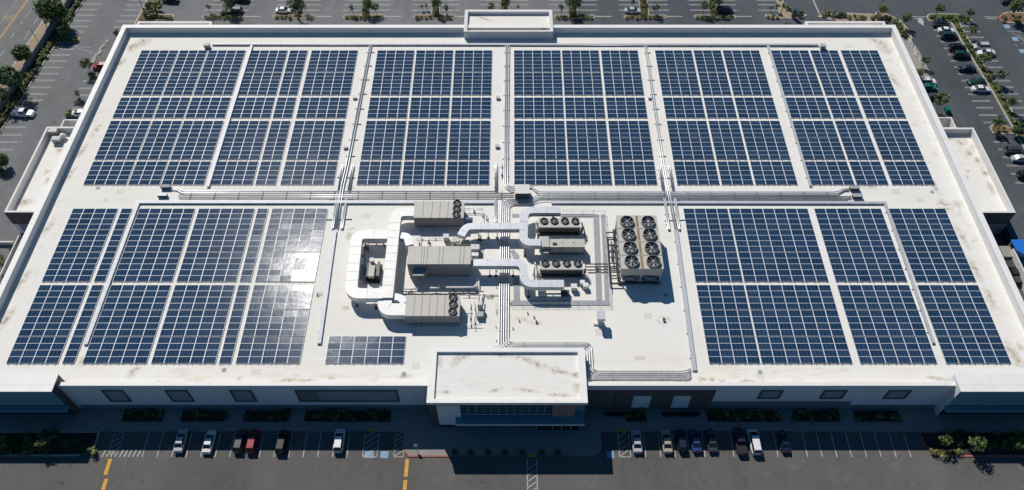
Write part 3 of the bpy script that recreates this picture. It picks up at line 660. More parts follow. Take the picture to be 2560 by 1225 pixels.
# ------------------------------------------------------------------ solar arrays
ZPAN = ZR+.18
PW, PD = 2.25, 1.30
def panel_mesh():
    q = MB(); x, y = (PW-.03)/2, (PD-.025)/2; f, fy, t = .05, .024, .04
    q.box(-x, x, -y, -y+fy, -t, 0); q.box(-x, x, y-fy, y, -t, 0); q.box(-x, -x+f, -y+fy, y-fy, -t, 0); q.box(x-f, x, -y+fy, y-fy, -t, 0)
    q.face([(-x+f,-y+fy,-.008),(x-f,-y+fy,-.008),(x-f,y-fy,-.008),(-x+f,y-fy,-.008)], 1)
    q.face([(-x+f,y-fy,-t),(x-f,y-fy,-t),(x-f,-y+fy,-t),(-x+f,-y+fy,-t)], 0)
    o = q.build('solar_panel', [M['pframe'], M['pglass']]); me = o.data; bpy.data.objects.remove(o); return me
PME = panel_mesh()
# (x0, x1 on the far edge line, x0, x1 on the near edge line, columns)
UP = [(354,448,206.9,314.3,4),(450.6,519.9,318.7,398.4,3),(522.5,615.2,402.3,510,4),(629.6,720.5,523.8,630.9,4),(726.2,770.6,635.8,689.1,2),(781,896,697.5,833.8,5),(944.3,1037.6,890,997.4,4),(1041.5,1134.5,1002.6,1110.2,4),(1138.4,1231.7,1114.1,1222.5,4),(1284.7,1402.8,1284.7,1418.5,5),(1405.4,1497.6,1421.8,1530.3,4),(1502,1594.8,1535.5,1643.6,4),(1635.8,1729.8,1693.5,1799.3,4),(1732.7,1802.5,1804.3,1884.2,3),(1805.6,1897.3,1888.7,1995.8,4),(1926.5,2020.6,2028.4,2137.3,4),(2024.5,2093.7,2141.5,2222.5,3),(2100.3,2193,2230.9,2339.3,4)]
LOL = [(180.3,293.9,17,146.3,4),(301.8,328.6,157.3,188.6,1),(347,486.4,206.4,368.9,5),(495,635.4,378.8,540.7,5),(643.1,668.9,547.3,580.4,1),(679.1,818.9,589.6,751,5)]
LOR = [(1708.7,1820.8,1771.3,1899.7,4),(1823.3,2021,1902,2130.5,7),(2037.6,2204.7,2146.8,2341.9,6),(2224.3,2366.7,2361.5,2525.3,5)]
BANDS = {'A': [(125.7,178.6,6),(181.6,236.8,6)], 'B': [(243.4,294.1,5)], 'C': [(301.8,342.9,4),(345.1,398,5)], 'D': [(403.2,461.2,5)],
         'E': [(521.1,573.3,4),(574.5,629.5,4),(631,703.5,5)], 'F': [(712.2,773.5,4),(775.5,840,4),(842,908.3,4)]}
BN = {'A': 'farthest band', 'B': 'second farthest band', 'C': 'third farthest band', 'D': 'band behind the pipe run', 'E': 'band before the pipe run', 'F': 'nearest band'}
ORDW = 'first second third fourth fifth sixth seventh eighth ninth tenth eleventh twelfth thirteenth fourteenth fifteenth sixteenth seventeenth eighteenth nineteenth'.split()
def array(X0, X1, n, rows, label):
    px = (X1-X0)/n
    ya = max(at(1280, r[0], ZPAN)[1] for r in rows); yb = min(at(1280, r[1], ZPAN)[1] for r in rows)
    nr = sum(r[2] for r in rows)
    t = thing('solar_array', label, 'solar array', ((X0+X1)/2, (ya+yb)/2, ZR), 'solar arrays on the white roof')
    ox, oy = (X0+X1)/2, (ya+yb)/2
    for p0, p1, k in rows:
        y0, y1 = at(1280, p0, ZPAN)[1], at(1280, p1, ZPAN)[1]; dy = (y0-y1)/k
        for j in range(k):
            for i in range(n):
                o = bpy.data.objects.new('solar_panel', PME); C.objects.link(o); o.parent = t
                o.location = (X0+(i+.5)*px-ox, y0-(j+.5)*dy-oy, ZPAN-ZR)
                o.scale = (px/PW, dy/PD, 1)
                o.rotation_euler = (rnd.gauss(0, .004), rnd.gauss(0, .004), 0)
    q = MB(); z0, z1 = ZR+.03, ZPAN-.08
    q.box(X0+.03, X1-.03, yb+.02, yb+.10, z0, z1+.02); q.box(X0+.03, X1-.03, ya-.1, ya-.04, z0, z1)
    q.box(X0+.04, X0+.1, yb+.1, ya-.1, z0, z1); q.box(X1-.1, X1-.04, yb+.1, ya-.1, z0, z1)
    q.build('racking', M['rack'], t)
    foot = None
    for i in range(n):
        for k in (0, 1):
            x = X0+px*(i+.2+.6*k)
            if foot is None:
                f = MB(); f.box(-.07, .07, -.24, .16, 0, .1); foot = f.build('foot', M['rack'], t, local=True)
            else:
                foot2 = foot.copy(); C.objects.link(foot2); foot2.parent = t; foot = foot2
            foot.location = (x-ox, yb-.02-oy, 0)
def bx_(c, ra, rb):
    "x range of a block, mean of its far and near edges"
    a0, a1 = at(c[0], ra, ZPAN)[0], at(c[1], ra, ZPAN)[0]; b0, b1 = at(c[2], rb, ZPAN)[0], at(c[3], rb, ZPAN)[0]
    return (a0+b0)/2, (a1+b1)/2
for bn in 'ABCD':
    for i, c in enumerate(UP):
        X0, X1 = bx_(c, 125.4, 461.4)
        nr = sum(r[2] for r in BANDS[bn])
        array(X0, X1, c[4], BANDS[bn], f'blue array {c[4]} panels wide, {ORDW[i]} from the left in the {BN[bn]}')
for bn in 'EF':
    for side, LO in (('left', LOL), ('right', LOR)):
        for i, c in enumerate(LO):
            X0, X1 = bx_(c, 521, 908.3)
            ex = ' with sun glare' if (side == 'left' and i == 5) else ''
            array(X0, X1, c[4], BANDS[bn], f'{side} front array{ex}, {ORDW[i]} from left in the {BN[bn]}')
X0 = (at(822.3,840.3,ZPAN)[0]+at(812.4,908.3,ZPAN)[0])/2; X1 = (at(1014.9,840.3,ZPAN)[0]+at(1010,908.3,ZPAN)[0])/2
array(X0, X1, 6, [(840.3,908.3,4)], 'small isolated array six panels wide beside the entrance block roof')

# ------------------------------------------------------------------ conduits and cable trays on the roof
_sup = {}
def support(w_, par, loc, rz):
    k = round(w_, 2)
    if k not in _sup:
        q = MB(); q.box(-.06, .06, -w_/2-.12, w_/2+.12, 0, .16); o = q.build('pipe_support', M['support']); _sup[k] = o.data; bpy.data.objects.remove(o)
    o = bpy.data.objects.new('pipe_support', _sup[k]); C.objects.link(o); o.parent = par; o.location = loc; o.rotation_euler = (0, 0, rz)
def run(name, label, paths, r=.09, z=None, m='pipe', every=4.6, group='roof conduits', rad=1.0, wid=None, cat='conduit'):
    z = ZR+.28 if z is None else z
    P0 = at(*paths[0][0], z)
    t = thing(name, label, cat, (P0[0], P0[1], ZR), group)
    W = [[Vector(at(*p, z)) for p in pth] for pth in paths]
    for pth in W:
        q = MB(); q.tube(fillet(pth, rad, 5), r, 7); q.build('pipe', M[m], t, smooth=True)
    mid = W[len(W)//2]; cnt = 0
    for a, c in zip(mid, mid[1:]):
        L = (c-a).length
        if L < 2.5: continue
        n = max(1, int(L/every)); d = (c-a)/L
        spread = 0
        for o in W:
            for u, v in zip(o, o[1:]):
                if abs((v-u).normalized().dot(d)) > .98 and (v-u).length > 2:
                    w0 = (u-a)-d*((u-a).dot(d)); 
                    if w0.length < 4: spread = max(spread, w0.length)
        for k in range(n):
            if cnt > 95: break
            p = a+d*(L*(k+.5)/n); cnt += 1
            support(.3+2*spread if len(W) > 1 else .3, t, (p.x-P0[0], p.y-P0[1], 0), math.atan2(d.y, d.x))
    return t
def tray(label, pth, wid, z0=.2, h=.22, m='galv', every=4.6, name='cable_tray'):
    P = [at(*p, ZR+z0+h) for p in pth]
    t = thing(name, label, 'cable tray', (P[0][0], P[0][1], ZR), 'cable trays on the roof')
    q = MB(); q.strip([p[:2] for p in P], wid, ZR+z0, ZR+z0+h); q.build('tray_cover', M[m], t)
    cnt = 0
    for a, c in zip(P, P[1:]):
        a, c = Vector(a), Vector(c); L = (c-a).length; d = (c-a)/L; n = max(1, int(L/every))
        for k in range(n):
            p = a+d*(L*(k+.5)/n); cnt += 1
            if cnt < 96: support(wid+.1, t, (p.x-P[0][0], p.y-P[0][1], 0), math.atan2(d.y, d.x))
    return t
tray('long pale tray along the back parapet behind the farthest arrays', [(530,109),(2046,110.5)], .55, m='galv')
run('conduit', 'thin conduit just in front of the back parapet tray', [[(530,112.5),(1252,113)]], .07, every=3)
run('conduit', 'thin conduit in front of the back tray, right half', [[(1285,113.2),(2046,114.5)]], .07, every=3)
tray('steep silver tray between the third and fourth arrays of the far field', [(629,112),(519,466)], .6)
run('conduit', 'pair of conduits left of the centre aisle, through the far field', [[(924,113),(866,410),(851,475),(838,572)],[(929,113),(872,410),(857,475),(844,572)]], .13, rad=2)
tray('silver tray left of the duct loop running to the front', [(837,575),(797,858)], .75)
run('conduit', 'three conduits down the centre aisle into the roof cabinet', [[(1264.5,113),(1260,464),(1274,476.5),(1286,476.5)],[(1268.5,113),(1264,462),(1276,471.7),(1286,471.7)],[(1273.5,113),(1269,460),(1278,466.8),(1286,466.8)]], .12)
run('conduit', 'pair of conduits in the aisle right of centre', [[(1611,114),(1655,410),(1668,478),(1688,574)],[(1616,114),(1660,410),(1673,478),(1693,574)]], .13, rad=2)
tray('grey tray right of the cooling tower running to the front', [(1690,575),(1713,745),(1737,925)], .75, m='galv')
tray('slim tray before the last three arrays of the far field', [(1920,113),(2027,464)], .5)
tray('silver tray along the near side of the long pipe run, left', [(1236,504),(345,504),(213,860)], .75, m='galv')
tray('grey tray along the near side of the long pipe run, right', [(1378,505),(2213,506),(2335,857)], .55, m='galv')
run('conduit', 'four parallel conduits of the long pipe run, left half', [[(425,469),(445,469.5),(456,478.5),(1242,478.5)],[(425,473),(442,473.5),(454,483),(1284,483.5)],[(446,488),(1284,488)],[(446,493),(1284,493.5)]], .13)
run('conduit', 'conduits of the long pipe run, right half', [[(1320,466),(1332,466),(1346,479.5),(2093,480),(2108,472),(2122,472)],[(1320,469),(1330,469),(1344,483.5),(2095,484),(2110,475),(2122,475)],[(1316,499),(1328,499),(1342,487.5),(2100,488)],[(1316,502),(1330,502),(1345,491.5),(2128,491.5)],[(1316,505.5),(1332,505.5),(1347,495),(2128,495)]], .13)
run('conduit', 'tan conduit beside the right tray behind the chillers', [[(1316,508.5),(1334,508.5),(1350,501),(2120,502)]], .08)
nest = []
for k in range(5):
    top = 511-3.2*k; xt = 1253+4.85*(4-k) if False else 1253+4.85*k
    xm = 1246.8+6*k; yh = 875-4.5*k; xr = 1456+5.6*k; yb_ = 946-4.5*k
    nest.append([(1316, 498+3.1*k), (1253+4.85*k, 498+3.1*k), (xm, yh), (xr, yh), (xr+3.5, yb_), (1722-3*k, yb_), (1727, yb_-6)])
run('conduit', 'five nested conduits from the cabinet round the entrance block', nest, .125, rad=1.2, every=6)
def hook(label, x0, x1, ya, yb, flip):
    "two upright conduits that join in a loop"
    xs = x0+ (0); t = 4.6
    run('conduit_loop', label, [[(x0-1.6,yb),(x1-1.6,ya),(x1+2.4,ya),(x0+2.4,yb)]], .15, every=2.2, rad=.25, group='conduit loops', cat='conduit')
hook('looped conduit pair behind the pipe run, left of the left crossing', 847, 856, 413, 476, 0)
hook('looped conduit pair behind the pipe run, right of the left crossing', 872, 882, 413, 476, 0)
hook('looped conduit pair in front of the pipe run, left of the left crossing', 842, 831, 571, 496, 1)
hook('looped conduit pair in front of the pipe run, right of the left crossing', 866, 854, 571, 496, 1)
hook('looped conduit pair behind the pipe run, left of the right crossing', 1658, 1648, 413, 475, 0)
hook('looped conduit pair behind the pipe run, right of the right crossing', 1683, 1672, 413, 475, 0)
hook('looped conduit pair in front of the pipe run, left of the right crossing', 1661, 1672, 574, 496, 1)
hook('looped conduit pair in front of the pipe run, right of the right crossing', 1687, 1698, 574, 496, 1)
hook('looped conduit pair in the centre aisle behind the pipe run', 1240, 1240, 410, 478, 0)
hook('looped conduit pair running under the upper right duct', 1238, 1238, 556, 495, 1)
run('conduit', 'short dark rod left of the centre aisle conduits', [[(1255,408),(1255,446)]], .07, every=2)

def cabinet(name, label, cat, c, wx, wy, h, m, mtop=None, legs=.15, group=None):
    p = at(c[0], c[1], ZR); t = thing(name, label, cat, (p[0], p[1], ZR), group)
    q = MB(); q.box(p[0]-wx/2, p[0]+wx/2, p[1]-wy/2, p[1]+wy/2, ZR+legs, ZR+h); q.build('body', M[m], t)
    q = MB(); q.box(p[0]-wx/2-.05, p[0]+wx/2+.05, p[1]-wy/2-.05, p[1]+wy/2+.05, ZR+h, ZR+h+.06); q.build('lid', M[mtop or m], t)
    q = MB(); q.box(p[0]-wx/2+.05, p[0]+wx/2-.05, p[1]-wy/2+.08, p[1]+wy/2-.08, ZR, ZR+legs); q.build('base', M['clamp'], t)
    q = MB(); q.box(p[0]-wx*.3, p[0]+wx*.3, p[1]-wy/2-.03, p[1]-wy/2, ZR+legs+.1, ZR+h-.12); q.build('door', M[m], t)
    return t
cabinet('roof_cabinet', 'large cabinet with pale lid and dark teal front on the pipe run', 'cabinet', (1305,489), 2.85, 2.3, 2.0, 'ind', 'wall')
G = 'combiner boxes'
cabinet('combiner_box', 'blue grey combiner box at the left end, rear one', 'electrical box', (416,471), 1.9, .7, .75, 'ind', 'pad', .3, G)
cabinet('combiner_box', 'combiner box at the left end of the pipe run, front one', 'electrical box', (408,492), 1.9, .7, .75, 'ind', 'galv', .3, G)
cabinet('combiner_box', 'combiner box at the right end of the pipe run, rear one', 'electrical box', (2134,474), 1.9, .7, .75, 'dgrey', 'pad', .3, G)
cabinet('combiner_box', 'combiner box at the right end of the pipe run, front one', 'electrical box', (2141,494), 1.9, .8, .75, 'ind', 'pad', .3, G)
cabinet('combiner_box', 'pale green box in the back left corner of the roof', 'electrical box', (519,119), 1.2, 1.0, 1.0, 'green', 'green', .2, G)
cabinet('combiner_box', 'pale green box near the back right corner of the roof', 'electrical box', (2055,121), 1.2, 1.0, 1.0, 'green', 'green', .2, G)
for lb, c in (('small white roof box beside the far left conduit pair', (887,246)),('small white roof box in the left aisle, nearer one', (864,370)),('small grey roof box left of the centre aisle conduits, farther', (1245,247)),('small grey roof box left of the centre aisle conduits, nearer', (1243,368)),('small white roof box left of the right conduit pair', (1624,246))):
    cabinet('roof_box', lb, 'roof box', c, .8, .7, .5, 'wall' if 'white' in lb else 'beige', None, .1, 'small roof boxes')

# ------------------------------------------------------------------ air handling plant
def fan(c, z, r, par, h=.3, grey='black', nb=6, pxy=True, seed=0):
    p = at(c[0], c[1], z) if pxy else c
    q = MB(); q.ring(p, z, z+h, r, .07, 22, 0); cow = q.build('fan_cowl', M[grey], par, smooth=False)
    q = MB(); q.cyl(p, z+.01, z+.02, r-.08, 20); q.build('fan_well', M['black'], par)
    q = MB()
    for k in range(nb):
        a = 2*math.pi*(k+seed*.31)/nb; d = Vector((math.cos(a), math.sin(a))); n = Vector((-d.y, d.x))
        i0, i1 = .18*r, r-.12
        A0, A1 = Vector(p[:2])+d*i0-n*.08*r, Vector(p[:2])+d*i1-n*.2*r
        B0, B1 = Vector(p[:2])+d*i0+n*.08*r, Vector(p[:2])+d*i1+n*.22*r
        q.face([(*A0, z+h*.42), (*A1, z+h*.36), (*B1, z+h*.6), (*B0, z+h*.52)])
    q.build('fan_blades', M['dgrey' if grey == 'black' else 'blade'], par)
    q = MB(); q.cyl(p, z+h*.35, z+h*.75, .2*r, 10)
    for k in range(4):
        a = math.pi/4+k*math.pi/2+.2*seed
        q.tube([(p[0], p[1], z+h*.8), (p[0]+(r-.05)*math.cos(a), p[1]+(r-.05)*math.sin(a), z+h*.85)], .028, 4)
    q.build('fan_motor', M['galv'], par)
def rtu(name, label, TL, TR, BL, BR, t, m, seams, fans, fr, holes=()):
    z = ZR+t
    P = [at(*p, z) for p in (TL, TR, BL, BR)]
    x0 = (P[0][0]+P[2][0])/2; x1 = (P[1][0]+P[3][0])/2; y1 = (P[0][1]+P[1][1])/2; y0 = (P[2][1]+P[3][1])/2
    tt = thing(name, label, 'air handler', ((x0+x1)/2, (y0+y1)/2, ZR), 'rooftop air handlers')
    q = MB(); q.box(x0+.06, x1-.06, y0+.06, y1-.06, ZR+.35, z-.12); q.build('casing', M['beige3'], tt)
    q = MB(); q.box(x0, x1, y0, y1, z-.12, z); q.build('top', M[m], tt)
    q = MB(); q.box(x0+.2, x1-.2, y0+.2, y1-.2, ZR, ZR+.35); q.build('base_rail', M['clamp'], tt)
    for s in seams:
        xs = x0+(x1-x0)*s
        q = MB(); q.box(xs-.035, xs+.035, y0+.02, y1-.02, z, z+.05); q.build('top_seam', M['seam'], tt)
        q = MB(); q.box(xs-.02, xs+.02, y0+.03, y0+.06, ZR+.4, z-.14); q.build('panel_seam', M['seam'], tt)
    for k in range(5):
        xs = x0+(x1-x0)*(.14+.17*k); q = MB(); q.box(xs-.09, xs+.09, y0, y0+.06, z-.75-.2*(k % 2), z-.6-.2*(k % 2)); q.build('latch', M['black'], tt)
    for k, f in enumerate(fans): fan(f, z, fr, tt, .32, seed=k)
    return tt, (x0, x1, y0, y1, z)
uA, dA = rtu('rooftop_unit', 'rear beige rooftop unit with three black fans behind the middle unit', (1036.7,503.5), (1159.2,502.8), (1033.5,544), (1160.8,544.5), 2.9, 'beige', (.18,.36,.52,.68,.82), ((1143,509),(1142,523),(1141,537)), .78)
uB, dB = rtu('rooftop_unit', 'tall middle beige rooftop unit with ribbed top and no fans', (1021,615.4), (1177,615.4), (1017,659.8), (1177,660.4), 4.0, 'beige', (.22,.26,.31,.5,.56,.83,.89), (), .7)
uC, dC = rtu('rooftop_unit', 'front beige rooftop unit with three black fans in a row', (1016.3,738), (1151,737), (1011.4,789.6), (1148.6,789.8), 2.9, 'beige', (.16,.3,.44,.58,.72), ((1133,744),(1133,761.5),(1131.5,779.5)), .78)
# hood and louvre on the middle unit
x0, x1, y0, y1, z = dB
q = MB(); q.prism([(x0+1.0,y0),(x0+1.0,y0-1.5),(x0+3.0,y0-1.5),(x0+3.6,y0)], ZR+1.2, ZR+2.5); h_ = q.build('intake_hood', M['beige2'], uB)
q = MB()
for k in range(3): q.box(x0+1.1, x0+2.9, y0-1.53, y0-1.5, ZR+1.35+k*.35, ZR+1.5+k*.35)
q.build('louvre', M['black'], h_)
q = MB(); q.tube([(x1+.6,y1-2.6,ZR+1.2),(x1+2.2,y1-2.6,ZR+1.2)], .62, 14); q.build('motor_drum', M['bluebar'], uA) if False else None
xa0, xa1, ya0, ya1, za = dA
t = thing('motor_drum', 'horizontal dark blue drum at the right end of the rear unit', 'motor', (xa1+1.1, ya0+.3, ZR))
q = MB(); q.tube([(xa1+.1,ya0+.4,ZR+1.6),(xa1+1.7,ya0+.4,ZR+1.5)], .62, 16); q.build('drum', M['bluebar'], t, smooth=False)
q = MB(); q.box(xa1+.4, xa1+1.4, ya0+.1, ya0+.7, ZR, ZR+1.0); q.build('stand', M['dgrey'], t)

# ducts
def duct(name, label, pth, wid, zt, h, m='ductw', legs=(), ribs=True, rad=2.2, zlist=None):
    P = [at(*p, ZR+zt)[:2] for p in pth]
    t = thing(name, label, 'duct', (P[0][0], P[0][1], ZR), 'rooftop air ducts')
    F = [tuple(p[:2]) for p in fillet([(*p, 0) for p in P], rad, 7)]
    q = MB(); q.strip(F, wid, ZR+zt-h, ZR+zt); d = q.build('duct_body', M[m], t)
    if ribs:
        for a, c in zip(P, P[1:]):
            a, c = Vector(a), Vector(c); L = (c-a).length; dd = (c-a)/L; n = int(L/1.7)
            for k in range(n):
                s = (k+.5)*L/n
                if s < rad*.8 or L-s < rad*.8: continue
                p = a+dd*s; q = MB(); q.strip([tuple(p-dd*.05), tuple(p+dd*.05)], wid+.07, ZR+zt-h-.02, ZR+zt+.035); q.build('flange', M['flange' if k % 2 else m], t)
    for lp in legs:
        p = at(*lp, ZR)
        q = MB(); q.box(p[0]-.07, p[0]+.07, p[1]-.07, p[1]+.07, ZR, ZR+zt-h); q.box(p[0]-.25, p[0]+.25, p[1]-.25, p[1]+.25, ZR, ZR+.12); q.build('leg', M['dgrey'], t)
    return t
duct('air_duct', 'white main duct running forward from the rear rooftop unit', [(1036,529),(990,529),(967,744)], 2.15, 3.0, 1.35, legs=((985,620),(978,700)))
duct('air_duct', 'white looped duct branching to the left of the main duct', [(979,585),(892,585),(876.5,733),(958,733)], 2.2, 2.97, 1.3, legs=((905,640),(893,765),(940,770),(915,620),(886,700)), rad=1.8)
duct('air_duct', 'shiny white elbow duct feeding the front rooftop unit', [(963,740),(961,773),(1014,773)], 2.5, 2.6, 1.3, rad=2.6)
duct('air_duct', 'short silver elbow from the main duct towards the middle unit', [(1002,588),(1018,590),(1024,612)], 1.5, 2.6, 1.2, 'duct', rad=1.6, ribs=False)
duct('air_duct', 'short silver elbow from the main duct to the front unit', [(979,741),(1000,742),(1012,756)], 1.4, 2.5, 1.2, 'duct', rad=1.6, ribs=False)
duct('air_duct', 'grey duct crossing the pipes behind, from the rear units to the chillers', [(1152,588),(1166,565),(1312,565)], 1.55, 3.0, 1.1, 'duct', legs=((1221,595),(1243,595),(1200,600)), rad=1.5)
duct('air_duct', 'grey C shaped duct wrapping the rear chiller', [(1402,524.5),(1311,524.5),(1308,605.5),(1352,605.5)], 1.6, 2.97, 1.1, 'duct', legs=((1383,545),(1312,640)), rad=1.8)
duct('air_duct', 'grey S shaped duct from the middle unit to the front chiller', [(1180,656),(1309,656),(1311,708.5),(1410,708.5)], 1.6, 3.0, 1.1, 'duct', legs=((1225,690),(1240,690),(1283,690),(1322,742)), rad=1.7)
# end box of the S duct
p = at(1414, 716, ZR+2.2)
def chiller(label, TL, TR, BL, BR, t, fans, dark):
    z = ZR+t; P = [at(*p, z) for p in (TL, TR, BL, BR)]
    x0 = (P[0][0]+P[2][0])/2; x1 = (P[1][0]+P[3][0])/2; y1 = (P[0][1]+P[1][1])/2; y0 = (P[2][1]+P[3][1])/2
    tt = thing('chiller', label, 'chiller', ((x0+x1)/2, (y0+y1)/2, ZR), 'fan topped chillers')
    q = MB(); q.box(x0, x1, y0, y1, z-.28, z); q.build('top_deck', M['beige'], tt)
    q = MB(); q.prism([(x0+.15,y0+.1),(x1-.15,y0+.1),(x1-.15,y1-.1),(x0+.15,y1-.1)], ZR+1.05, z-.35); q.build('coil', M[dark], tt)
    q = MB(); q.box(x0+.2, x1-.2, y0+.35, y1-.35, ZR+.25, ZR+1.05); q.build('compressor', M['black'], tt)
    q = MB(); q.box(x0, x1, y0, y0+.2, ZR, ZR+.25); q.box(x0, x1, y1-.2, y1, ZR, ZR+.25); q.build('base_frame', M['dgrey'], tt)
    for x in (x0, x0+(x1-x0)/3, x0+2*(x1-x0)/3, x1-.15):
        q = MB(); q.box(x, x+.12, y0+.02, y0+.12, ZR+.25, z-.28); q.build('post', M['dgrey'], tt)
    for k, f in enumerate(fans): fan(f, z, .74, tt, .34, 'dgrey', seed=k)
    for s, xx in ((-1, x0), (1, x1)):
        q = MB()
        for k in range(3): q.tube([(xx+s*.15, y0+.3+.4*k, ZR+.5), (xx+s*.55, y0+.3+.4*k, ZR+.9), (xx+s*.5, y0+.2+.5*k, z-.3)], .09, 6)
        q.box(xx+s*.2, xx+s*.55, y0+.1, y0+.6, ZR+1.2, ZR+2.0); q.build('pipework', M['pipew' if s < 0 else 'dgrey'], tt)
    return (x0, x1, y0, y1, z)
chA = chiller('rear chiller with four dark fans inside the C shaped duct', (1346.5,545), (1449,545), (1345,568), (1451.5,568), 2.6, ((1360,553.5),(1385.5,553.5),(1412,553.5),(1438,554)), 'dgrey')
chB = chiller('front chiller with four dark fans behind the S shaped duct', (1350.7,653), (1457,653), (1349,673.5), (1458.5,673.5), 2.6, ((1363,659),(1389.7,659),(1416.6,659),(1444,659.5)), 'ind')
# middle air unit between the chillers
z = ZR+2.6; A_, B_ = at(1349,616.5,z), at(1372,591,z)
t = thing('air_unit', 'low pale air unit between the two chillers', 'air handler', (A_[0]+4, A_[1]+1, ZR))
q = MB(); q.box(A_[0], B_[0], A_[1], B_[1], ZR+.6, z); hb = q.build('head_box', M['beige'], t)
q = MB(); q.box(A_[0]+.5, B_[0]-.1, A_[1]-.9, A_[1], ZR+1.3, ZR+1.8); q.build('shelf', M['beige2'], t)
C_, D_ = at(1375,618,z-.2), at(1461,598.5,z-.2)
q = MB(); q.box(C_[0], D_[0], C_[1], D_[1], ZR+.6, z-.2); q.build('casing', M['beige2'], t)
q = MB(); q.box(C_[0]-.03, D_[0]+.03, C_[1]-.03, D_[1]+.03, z-.2, z-.1); q.build('top', M['beige'], t)
for s in (.36,.67):
    q = MB(); xs = C_[0]+(D_[0]-C_[0])*s; q.box(xs-.25, xs+.25, C_[1]-.05, D_[1]+.05, z-.1, z-.04); q.build('cover_strip', M['beige'], t)
    q = MB(); q.cyl((xs, (C_[1]+D_[1])/2), z-.04, z+.05, .1, 8); q.build('cap', M['black'], t)
q = MB(); q.box(C_[0]+.5, C_[0]+1.3, C_[1]+.5, C_[1]+.9, z-.1, z+.1); q.build('hatch', M['black'], t)
q = MB(); q.box(C_[0], D_[0], C_[1]+.2, D_[1]-.2, ZR, ZR+.6); q.build('base_frame', M['dgrey'], t)
for s in (.2,.45,.62,.85):
    q = MB(); xs = C_[0]+(D_[0]-C_[0])*s; q.box(xs-.5, xs+.4, C_[1]-.03, C_[1], ZR+.9, z-.5); q.build('access_door', M['beige'], t)

# cooling tower
z = ZR+4.9; P = [at(*p, z) for p in ((1541,538.9),(1640.7,538),(1552.7,671.8),(1660.5,671.8))]
x0 = (P[0][0]+P[2][0])/2; x1 = (P[1][0]+P[3][0])/2; y1 = (P[0][1]+P[1][1])/2; y0 = (P[2][1]+P[3][1])/2
t = thing('cooling_tower', 'big grey cooling tower with eight large fans on top', 'cooling tower', ((x0+x1)/2, (y0+y1)/2, ZR))
q = MB(); q.box(x0+.12, x1-.12, y0+.12, y1-.12, ZR+2.6, z-.15); q.build('casing', M['beige2'], t)
q = MB(); q.box(x0, x1, y0, y1, z-.15, z); q.build('fan_deck', M['beige'], t)
q = MB(); q.box((x0+x1)/2-.22, (x0+x1)/2+.22, y0+.1, y1-.1, z, z+.05); q.build('centre_gutter', M['rust'], t)
for k in (1,2,3):
    yy = y0+(y1-y0)*k/4; q = MB(); q.box(x0+.05, x1-.05, yy-.12, yy+.12, z, z+.06); q.build('deck_joint', M['beige2'], t)
for k in range(7):
    xs = x0+.12+(x1-x0-.24)*k/6; q = MB(); q.box(xs-.05, xs+.05, y0+.06, y0+.12, ZR+2.65, z-.2); q.build('rib', M['beige'], t)
q = MB(); q.box(x0+.5, x1-.5, y0+1.4, y1-1.4, ZR+.5, ZR+2.6); q.build('fill', M['ind'], t)
for i in range(3):
    for j in range(5):
        xs = x0+.15+(x1-x0-.5)*i/2; ys = y0+.15+(y1-y0-.5)*j/4
        if i == 1 and 0 < j < 4: continue
        q = MB(); q.box(xs, xs+.2, ys, ys+.2, ZR, ZR+2.6); q.build('column', M['galv'], t)
for i in range(2):
    xs = x0+.25+(x1-x0-.5)*i/2; xe = x0+.25+(x1-x0-.5)*(i+1)/2
    q = MB(); q.tube([(xs, y0+.2, ZR+.4), (xe, y0+.2, ZR+2.5)], .06, 5); q.build('brace', M['galv'], t)
    q = MB(); q.tube([(xe, y0+.2, ZR+.4), (xs, y0+.2, ZR+2.5)], .06, 5); q.build('brace', M['galv'], t)
q = MB(); q.box(x0-.2, x1, y0-.1, y0+.3, ZR+.15, ZR+.5); q.box(x0-.2, x1, y1-.3, y1+.1, ZR+.15, ZR+.5); q.box(x0-.2,x0+.2,y0+.3,y1-.3,ZR+.15,ZR+.5); q.box(x1-.4,x1,y0+.3,y1-.3,ZR+.15,ZR+.5); q.build('basin', M['ind'], t)
for k, (fx, fy) in enumerate(((490,175),(510,350),(533,535),(552,725),(783,175),(805,350),(832,540),(857,730))):
    pp = at(1480+fx/5.568, 520+(fy+6)/5.568, z+.5); fan((pp[0], pp[1]), z, 1.28, t, .62, 'cowl', nb=7, pxy=False, seed=k)
TWX0, TWY0, TWY1 = x0, y0, y1

# service walkway with guard rail round the chillers
def zone(px, zh=.12):
    return [at(*p, ZR+zh)[:2] for p in px]
t = thing('walkway', 'grey walkway round the chillers with a thin guard rail', 'walkway', at(1400, 757, ZR))
wk = (((1483,536),(1497,536),(1505,750),(1491,750)),((1502.5,536),(1511,536),(1524,763),(1513,763)),((1278,751),(1512.5,751),(1513,763),(1276,763)),((1404,534),(1482.5,534),(1482.7,542),(1402,542)),((1284,690),(1297,690),(1299.5,750.5),(1284,750.5)))
for w4 in wk:
    q = MB(); q.prism(zone(w4)[::-1], ZR+.02, ZR+.12); q.build('deck', M['pad'], t)
rl = [(1278,764),(1525,764),(1511,534),(1400,533)]
RP = [Vector(at(*p, ZR)) for p in rl]
for a, c in zip(RP, RP[1:]):
    for zz in (1.1, .6):
        q = MB(); q.tube([(a.x,a.y,ZR+zz),(c.x,c.y,ZR+zz)], .03, 5); q.build('rail', M['galv'], t)
    L = (c-a).length; n = max(2, int(L/2.0))
    for k in range(n+1):
        p = a+(c-a)*k/n; q = MB(); q.tube([(p.x,p.y,ZR),(p.x,p.y,ZR+1.1)], .035, 5); q.build('post', M['galv'], t)
